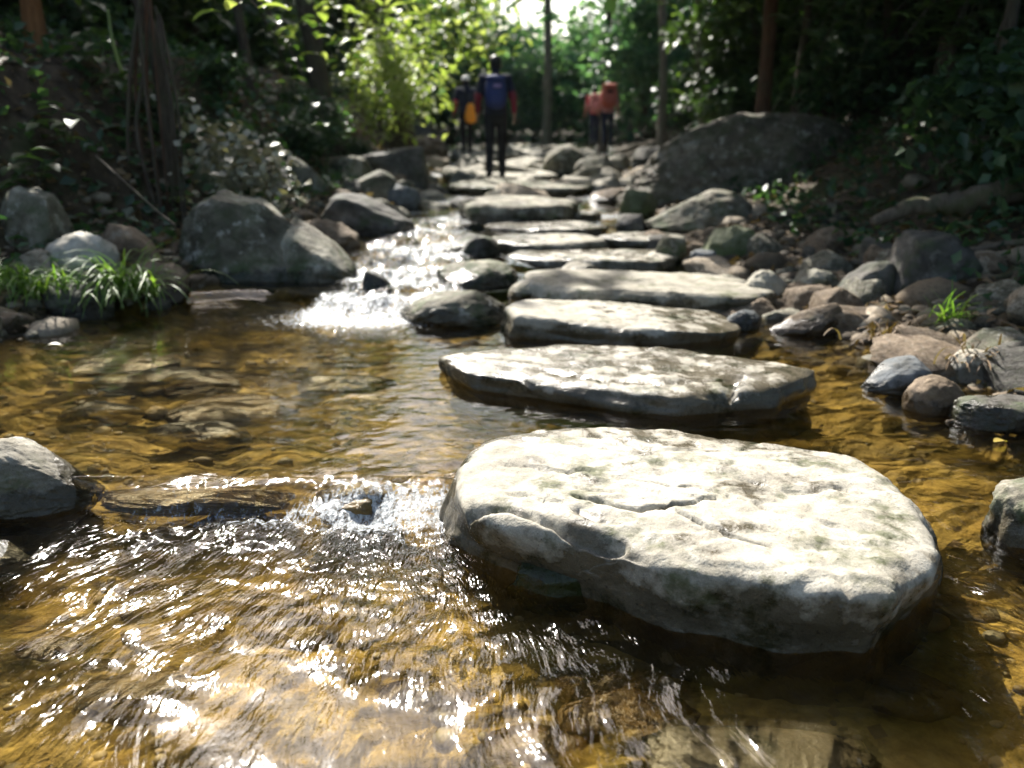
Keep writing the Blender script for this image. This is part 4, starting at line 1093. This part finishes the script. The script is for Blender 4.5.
for k, (pts, r0, lab) in enumerate([
        ([(1060, 236), (985, 246), (925, 262), (880, 290)], .030, 'crooked pale root creeping down from the fallen log'),
        ([(1050, 268), (960, 282), (900, 306), (862, 318)], .024, 'brown root winding over shore rocks towards the peach coloured rock'),
        ([(1000, 300), (930, 300), (870, 330), (850, 345)], .018, 'thin root dipping into the side pool by the stiff grass tuft'),
        ([(860, 240), (820, 262), (770, 268)], .018, 'grey root on the ground behind the grey rock topped with leaves'),
        ([(1060, 345), (985, 340), (930, 352)], .016, 'dark root above the flat pale stone')]):
    stick('root', [PL(a, b_, r0 * .5) for a, b_ in pts], r0, r0 * .45, 'log', lab, 40 + k, 30, 'root')

def fx5():
    y = 1.4 + 4.6 * random.random(); return random.uniform(float(Led(y)) + .1, float(Red(y)) - .1), y
scatter_cards('sunken_leaves', fx5, 170, .07, 'litter', 'brown sunken leaves lying on the stream bed', 'leaves', 8, .01, .0)

# gravel of the stream bed
rg = np.random.default_rng(123); D1, F1 = ico(2); NP = 1300
gy = 1.3 + 5.2 * rg.random(NP) ** 1.3; gx = Led(gy) + (Red(gy) - Led(gy)) * rg.random(NP)
gz = land(gx, gy); gs = .010 * np.exp(rg.normal(size=NP) * .55) + .004
Vg = np.concatenate([np.array([x_, y_, z_ + .2 * s__]) + (D1 * (1 + .25 * pn(D1 * 1.4 + k * .37))[:, None]) * s__ * np.array([rg.uniform(.8, 1.5), rg.uniform(.8, 1.5), .55]) for k, (x_, y_, z_, s__) in enumerate(zip(gx, gy, gz, gs))])
Fg = (F1[None] + (np.arange(NP) * len(D1))[:, None, None]).reshape(-1, 3)
m, nt, out = newmat('gravel'); g = G(nt); geo = g.n('ShaderNodeNewGeometry'); tc = g.n('ShaderNodeTexCoord')
gc = g.ramp(geo.outputs['Random Per Island'], [(0, (.07, .055, .03)), (.35, (.26, .18, .07)), (.7, (.42, .33, .18)), (1., (.16, .15, .11))])
g.bsdf(out, g.mix(.6, gc, g.ramp(g.noise(tc.outputs['Object'], 60, 3), [(.3, (.6, .58, .5)), (.7, (1.2, 1.2, 1.15))]), 'MULTIPLY'), .6)
tag(mk('gravel', Vg, Fg, m), 'small amber and grey gravel lying on the stream bed', 'gravel', kind='stuff')

def rubble(name, label, fx, n, smin, sd, stops, seed):
    rg = np.random.default_rng(seed); xy = np.array([fx() for _ in range(n)]); z = land(xy[:, 0], xy[:, 1]); s_ = smin * np.exp(np.abs(rg.normal(size=n)) * sd)
    V = np.concatenate([np.array([a[0], a[1], z_ + .15 * q]) + (D1 * (1 + .38 * pn(D1 * 1.5 + k * .37))[:, None]) * q * np.array([rg.uniform(.7, 1.5), rg.uniform(.7, 1.5), .6]) for k, (a, z_, q) in enumerate(zip(xy, z, s_))])
    F = (F1[None] + (np.arange(n) * len(D1))[:, None, None]).reshape(-1, 3)
    m, nt, out = newmat(name); g = G(nt); geo = g.n('ShaderNodeNewGeometry'); tc = g.n('ShaderNodeTexCoord')
    gc = g.ramp(geo.outputs['Random Per Island'], stops)
    nz_ = g.noise(tc.outputs['Object'], 45, 4)
    g.bsdf(out, g.mix(.7, gc, g.ramp(nz_, [(.3, (.5, .48, .42)), (.7, (1.2, 1.18, 1.1))]), 'MULTIPLY'), .8, g.bump(nz_, .6, .01))
    tag(mk(name, V, F, m), label, 'rubble', kind='stuff')
def fr1():
    y = random.uniform(3.2, 11); return float(Red(y)) + abs(random.gauss(0, .9)) - .25, y
def fr2():
    y = random.uniform(4.2, 13); return float(Led(y)) - abs(random.gauss(0, .8)) + .15, y
rubble('rubble', 'brown and grey rubble covering the shore on the path side', fr1, 1900, .016, .75, [(0, (.05, .04, .028)), (.4, (.14, .105, .07)), (.75, (.22, .18, .13)), (1., (.10, .10, .08))], 5)
rubble('rubble', 'brown stony rubble along the foot of the west bank', fr2, 1100, .016, .7, [(0, (.05, .04, .028)), (.4, (.13, .105, .07)), (.75, (.24, .20, .15)), (1., (.10, .10, .075))], 6)

# two single leaves
for px, py, z, lab, mt in ((994, 442, .11, 'single yellow leaf floating by the dark shore rock', 'leaf_yellow'), (48, 345, .11, 'pale curled leaf floating in the calm pool', 'leaf_pale'), (470, 262, .3, 'yellow leaf lying near the fifth step', 'leaf_yellow')):
    p = PZ(px, py, z); V, F = blade((0, 0, 0), .4, .07, .02, .1, .5, 6, 'leaf')
    o = mk('fallen_leaf', V, F, M[mt]); o.location = tuple(p); tag(o, lab, 'leaf')

# far forest: one mass round the valley
rg = np.random.default_rng(99)
N = 56000
x = rg.uniform(-34, 34, N); y = rg.uniform(30, 46, N); z = rg.random(N) ** .8 * 15
N2 = 16000
xs_ = np.where(rg.random(N2) < .5, rg.uniform(-20, -9.5, N2), rg.uniform(9.5, 20, N2)); y2 = rg.uniform(3, 32, N2); z2 = rg.random(N2) * 12  # side bands, added to block light from the horizon
x, y, z = np.concatenate([x, xs_]), np.concatenate([y, y2]), np.concatenate([z, z2])
N3 = 14000; y = np.concatenate([y, rg.uniform(-16, -7, N3)]); x = np.concatenate([x, rg.uniform(-20, 20, N3)]); z = np.concatenate([z, rg.random(N3) * 11])  # unseen band behind the camera, added to cut sky light on stone fronts
clump = n2(x + z * .4, z * 1.3 + y * .6, .45, 5, 3)
k = clump > -.12
x, y, z = x[k], y[k], z[k]
pxs = 512 + FPX * x / y
gap = (y > 25) & (np.abs(x - .35 - .3 * np.sin(z * 1.3)) < .62 + .3 * np.sin(z * 2.1)) & (z > 4.0) & (rg.random(len(x)) < .97)
x, y, z = x[~gap], y[~gap], z[~gap]
P = np.stack([x, y, land(x, y) * .6 + z], 1)
P = P[sun_keep(P, rg)]
V, F = leaf_cards(P, .42 * rg.uniform(.5, 1.3, len(P)), rg)
tag(mk('distant_forest', V, F, M['leaf_teal'], smooth=False), 'hazy teal forest closing the valley upstream, with an unseen band added behind the viewer to block light', 'forest', kind='stuff')

# ------------------------------------------------------------------ haze
m, nt, out = newmat('haze'); g = G(nt)
pv = g.n('ShaderNodeVolumePrincipled'); pv.inputs['Color'].default_value = (.72, .95, .90, 1); pv.inputs['Density'].default_value = .00015; pv.inputs['Anisotropy'].default_value = .2
g.l(pv.outputs[0], out.inputs['Volume'])
bx = np.array([[a, b_, c] for a in (-80, 80) for b_ in (-20, 165) for c in (-3, 24)], float)
bf = np.array([[0, 1, 3, 2], [4, 6, 7, 5], [0, 4, 5, 1], [2, 3, 7, 6], [0, 2, 6, 4], [1, 5, 7, 3]])
tag(mk('haze', bx, bf, m, smooth=False), 'thin humid haze filling the forest valley', 'haze', kind='stuff')

# ------------------------------------------------------------------ people
def capsule(a, b, ra, rb, sub=3, squash=None):
    D, F = ico(sub); a, b = np.asarray(a, float), np.asarray(b, float)
    ax = b - a; L = np.linalg.norm(ax)
    ax = ax / L if L > 1e-6 else np.array([0, 0, 1.])
    s = (D @ ax) > 0
    V = np.where(s[:, None], b + D * rb, a + D * ra)
    if squash is not None:
        c = (a + b) / 2; V = c + (V - c) * np.asarray(squash)
    return V, F
def ellip(c, r): D, F = ico(3); return np.asarray(c) + D * np.asarray(r), F
def skinned(name, parts, mat, parent, vox=.012, sm=4):
    V, F = merge(parts); o = mk(name, V, F, mat, parent)
    md = o.modifiers.new('remesh', 'REMESH'); md.mode = 'VOXEL'; md.voxel_size = vox; md.use_smooth_shade = True
    s = o.modifiers.new('smooth', 'SMOOTH'); s.iterations = sm; s.factor = .5
    return o

C_ = {k: plain(k, c, r_) for k, c, r_ in (('skin', (.32, .19, .13), .55), ('black_hair', (.012, .010, .010), .5), ('navy_cloth', (.010, .013, .028), .85), ('black_cloth', (.010, .010, .012), .85), ('red_cloth', (.42, .04, .06), .85),
      ('maroon_cloth', (.17, .022, .035), .85), ('blue_pack_cloth', (.022, .036, .13), .7), ('pink_cloth', (.48, .21, .19), .85), ('salmon_cloth', (.45, .11, .075), .8), ('orange_cloth', (.85, .32, .03), .75), ('white_cloth', (.75, .73, .70), .8), ('dark_blue_cloth', (.018, .022, .045), .85),
      ('shoe_rubber', (.02, .02, .02), .6), ('violet_trim', (.22, .16, .32), .7))}

def person(loc, rz, H, label, jacket, sleeve, trousers, hat=None, stride=.12, lean=0., bend=0., long_sleeve=.75):
    k = H / 1.70
    t = empty('person', loc, label, 'person', rz=rz); t.scale = (k, k, k)
    J = {}
    for s, nm in ((-1, 'l'), (1, 'r')):
        f = stride * s
        J[nm] = dict(hip=(s * .085, 0, .90), knee=(s * .092, f * .55 + .03, .50), ank=(s * .095, f, .09 + (.03 if f < 0 else 0)), toe=(s * .11, f + .17, .035), sh=(s * .185, lean * .9, 1.40), elb=(s * .255, lean * .7 - .05 - f * .5, 1.13), wr=(s * .27, lean * .6 + .06 - f * .9 + bend * .2, .90 + bend * .15))
    hd = np.array([0, lean * 1.15 + .02, 1.585])
    body = [capsule((0, 0, .93), (0, lean * .5, 1.12), .135, .125, squash=(1.1, .8, 1)), capsule((0, lean * .5, 1.12), (0, lean * .85, 1.32), .125, .135, squash=(1.18, .78, 1)),
            capsule((-.13, lean * .9, 1.385), (.13, lean * .9, 1.385), .065, .065), capsule((0, lean * .95, 1.40), hd - (0, 0, .06), .058, .052),
            ellip(hd + (0, 0, .015), (.078, .098, .112)), ellip(hd + (0, .06, -.055), (.052, .05, .05)), capsule(hd + (0, .095, .01), hd + (0, .112, -.02), .010, .015),
            ellip(hd + (-.08, 0, -.005), (.012, .022, .032)), ellip(hd + (.08, 0, -.005), (.012, .022, .032)), ellip(hd + (-.032, .088, .02), (.014, .012, .010)), ellip(hd + (.032, .088, .02), (.014, .012, .010)), ellip(hd + (0, .095, -.055), (.024, .012, .008))]
    for nm in 'lr':
        j = J[nm]; s = -1 if nm == 'l' else 1
        body += [capsule(j['hip'], j['knee'], .082, .056), capsule(j['knee'], j['ank'], .054, .036), capsule(j['ank'], j['toe'], .036, .03),
                 capsule(j['sh'], j['elb'], .05, .038), capsule(j['elb'], j['wr'], .037, .026)]
        w_ = np.array(j['wr']); d = w_ - np.array(j['elb']); d /= np.linalg.norm(d)
        palm = w_ + d * .055; body.append(capsule(w_ + d * .01, palm, .022, .030, squash=(.7, 1.15, 1)))
        for q, (o_, L_) in enumerate(((-.024, .062), (-.008, .072), (.008, .068), (.023, .055))):
            k0 = palm + np.array([0, o_, -.012]); k1 = k0 + d * L_ * .55 + np.array([-s * .004, 0, 0]); k2 = k1 + d * L_ * .4 + np.array([-s * .018, 0, 0])
            body += [capsule(k0, k1, .0095, .0085, 2), capsule(k1, k2, .0085, .0075, 2)]
        th0 = w_ + d * .03 + np.array([-s * .006, .022, 0]); body += [capsule(th0, th0 + d * .035 + np.array([-s * .008, .022, 0]), .011, .0095, 2)]
    skinned('body', body, C_['skin'], t, .0065, 3)
    tr = [capsule((0, 0, .90), (0, lean * .3, 1.02), .15, .145, squash=(1.1, .84, 1))]
    sh_ = []
    for nm in 'lr':
        j = J[nm]; tr += [capsule(j['hip'], j['knee'], .095, .069), capsule(j['knee'], np.array(j['ank']) + (0, 0, .02), .068, .054)]
    skinned('trousers', tr, C_[trousers], t, .011, 4)
    jk = [capsule((0, 0, .95), (0, lean * .5, 1.12), .155, .145, squash=(1.1, .84, 1)), capsule((0, lean * .5, 1.12), (0, lean * .85, 1.32), .145, .155, squash=(1.18, .82, 1)), capsule((-.14, lean * .9, 1.39), (.14, lean * .9, 1.39), .078, .078), capsule((0, lean * .93 - .03, 1.42), (0, lean * .95 - .05, 1.47), .085, .07)]
    sl_ = {nm: [] for nm in 'lr'}
    for nm in 'lr':
        j = J[nm]; e = np.array(j['elb']); w_ = np.array(j['wr'])
        jk.append(capsule(j['sh'], e, .066, .054))
        sl_[nm] = [capsule(e + (np.array(j['sh']) - e) * .25, e, .058, .056), capsule(e, e + (w_ - e) * long_sleeve, .055, .043)]
    skinned('jacket', jk, C_[jacket], t, .011, 4)
    for nm in 'lr': skinned('sleeve', sl_[nm], C_[sleeve], t, .010, 3)
    for nm in 'lr':
        j = J[nm]; a = np.array(j['ank']); b_ = np.array(j['toe'])
        skinned('shoe', [capsule(a + (0, -.02, -.02), b_ + (0, .0, .0), .052, .042, squash=(.95, 1, 1)), ellip(a + (0, -.03, -.045), (.045, .06, .04))], C_['shoe_rubber'], t, .009, 3)
    if hat is None:
        skinned('hair', [ellip(hd + (0, -.018, .042), (.090, .102, .098)), ellip(hd + (0, -.05, -.02), (.078, .062, .075))], C_['black_hair'], t, .009, 2)
    else:
        skinned('hair', [ellip(hd + (0, -.045, -.01), (.083, .066, .085))], C_['black_hair'], t, .009, 2)
        skinned('cap', [ellip(hd + (0, -.004, .062), (.092, .108, .080)), capsule(hd + (-.03, .10, .045), hd + (.03, .10, .045), .05, .05, squash=(1.2, 1.3, .28))], C_[hat], t, .009, 2)
    return t, k

def backpack(loc, rz, k, label, mat, trim, size=(.17, .10, .25), top=None):
    t = empty('backpack', loc, label, 'backpack', rz=rz); t.scale = (k, k, k)
    def box(c, r_, n=2.9):
        D, F = ico(4); q = np.abs(D); rad = 1 / ((q ** n).sum(1)) ** (1 / n); V = D * rad[:, None]
        V = V * np.asarray(r_); V[:, 1] *= 1 - .18 * np.clip(V[:, 2] / r_[2], 0, 1); return V * (1 + .03 * pn(V * 14)[:, None]) + np.asarray(c), F
    V, F = box((0, 0, 0), size); mk('pack_body', V, F, C_[mat], t)
    V, F = box((0, -size[1] * .95, -size[2] * .35), (size[0] * .72, size[1] * .45, size[2] * .45)); mk('front_pocket', V, F, C_[mat], t)
    V, F = box((0, -size[1] * .25, size[2] * .86), (size[0] * .92, size[1] * .95, size[2] * .22)); mk('lid', V, F, C_[top or mat], t)
    V, F = box((.02, -size[1] * 1.02, size[2] * .42), (size[0] * .4, size[1] * .08, size[2] * .12)); mk('badge', V, F, C_[trim], t)
    for s in (-1, 1):
        V, F = tube(resample([(s * size[0] * .6, size[1] * .6, size[2] * .8), (s * size[0] * .75, size[1] + .1, size[2] * .72), (s * size[0] * .8, size[1] + .22, size[2] * .2), (s * size[0] * .8, size[1] + .12, -size[2] * .5), (s * size[0] * .7, size[1] * .5, -size[2] * .7)], 18), np.full(18, .017), 8)
        mk('strap', V, F, C_[trim if trim == 'black_cloth' else 'black_cloth'], t)
    V, F = tube(resample([(-.04, size[1] * .5, size[2]), (0, size[1] * .5, size[2] + .06), (.04, size[1] * .5, size[2])], 10), np.full(10, .01), 6); mk('handle', V, F, C_['black_cloth'], t)
    return t

yh = 13.7
hp = PY(496, 178, yh)
person(hp, .03, 1.70, 'hiker in navy jacket and black trousers walking away along the stepping stones', 'navy_cloth', 'maroon_cloth', 'black_cloth', stride=.15)
backpack(hp + np.array([.01, -.235, 1.20]), .03, .9, 'navy blue backpack with pale violet mark, on the walking hiker', 'blue_pack_cloth', 'violet_trim')
y2 = 20.; h2 = PY(467, 154, y2)
person(h2, .25, 1.58, 'hiker in white cap and dark top, seen beyond the walking hiker', 'dark_blue_cloth', 'red_cloth', 'black_cloth', hat='white_cloth', stride=.1)
t = empty('shoulder_bag', h2 + np.array([.10, -.26, .84]), 'bright orange bag carried by the hiker in white cap', 'bag')
V, F = rock_shape(4, 3, 3.2, 0, .03, .01); V = V * np.array([.115, .08, .20]); V[:, 0] *= 1 - .35 * np.clip(V[:, 2] / .2, -.2, 1); mk('bag_body', V, F, C_['orange_cloth'], t)
V, F = tube(resample([(-.03, 0, .17), (-.13, .06, .45), (-.14, .16, .50), (-.03, .12, .16)], 14), np.full(14, .011), 6); mk('strap', V, F, C_['black_cloth'], t)
y3 = 24.; h3 = PY(607, 147, y3); h4 = PY(594, 145, y3 + 1.1)
person(h3, -.1, 1.58, 'hiker in pink shirt bent under a big red pack, far up the stream', 'pink_cloth', 'pink_cloth', 'dark_blue_cloth', stride=.14, lean=.10, long_sleeve=.4)
backpack(h3 + np.array([.01, -.17, 1.24]), -.1, .93, 'big red backpack with dark lower pocket on the hiker in pink', 'salmon_cloth', 'black_cloth', (.22, .16, .31), 'salmon_cloth')
person(h4, .15, 1.48, 'hiker in bright red shirt close beside the hiker in pink', 'red_cloth', 'pink_cloth', 'dark_blue_cloth', stride=.12, lean=.05, long_sleeve=.3)
backpack(h4 + np.array([.0, -.20, 1.06]), .15, .9, 'dusky pink backpack on the hiker in bright red shirt', 'pink_cloth', 'black_cloth', (.18, .11, .26))
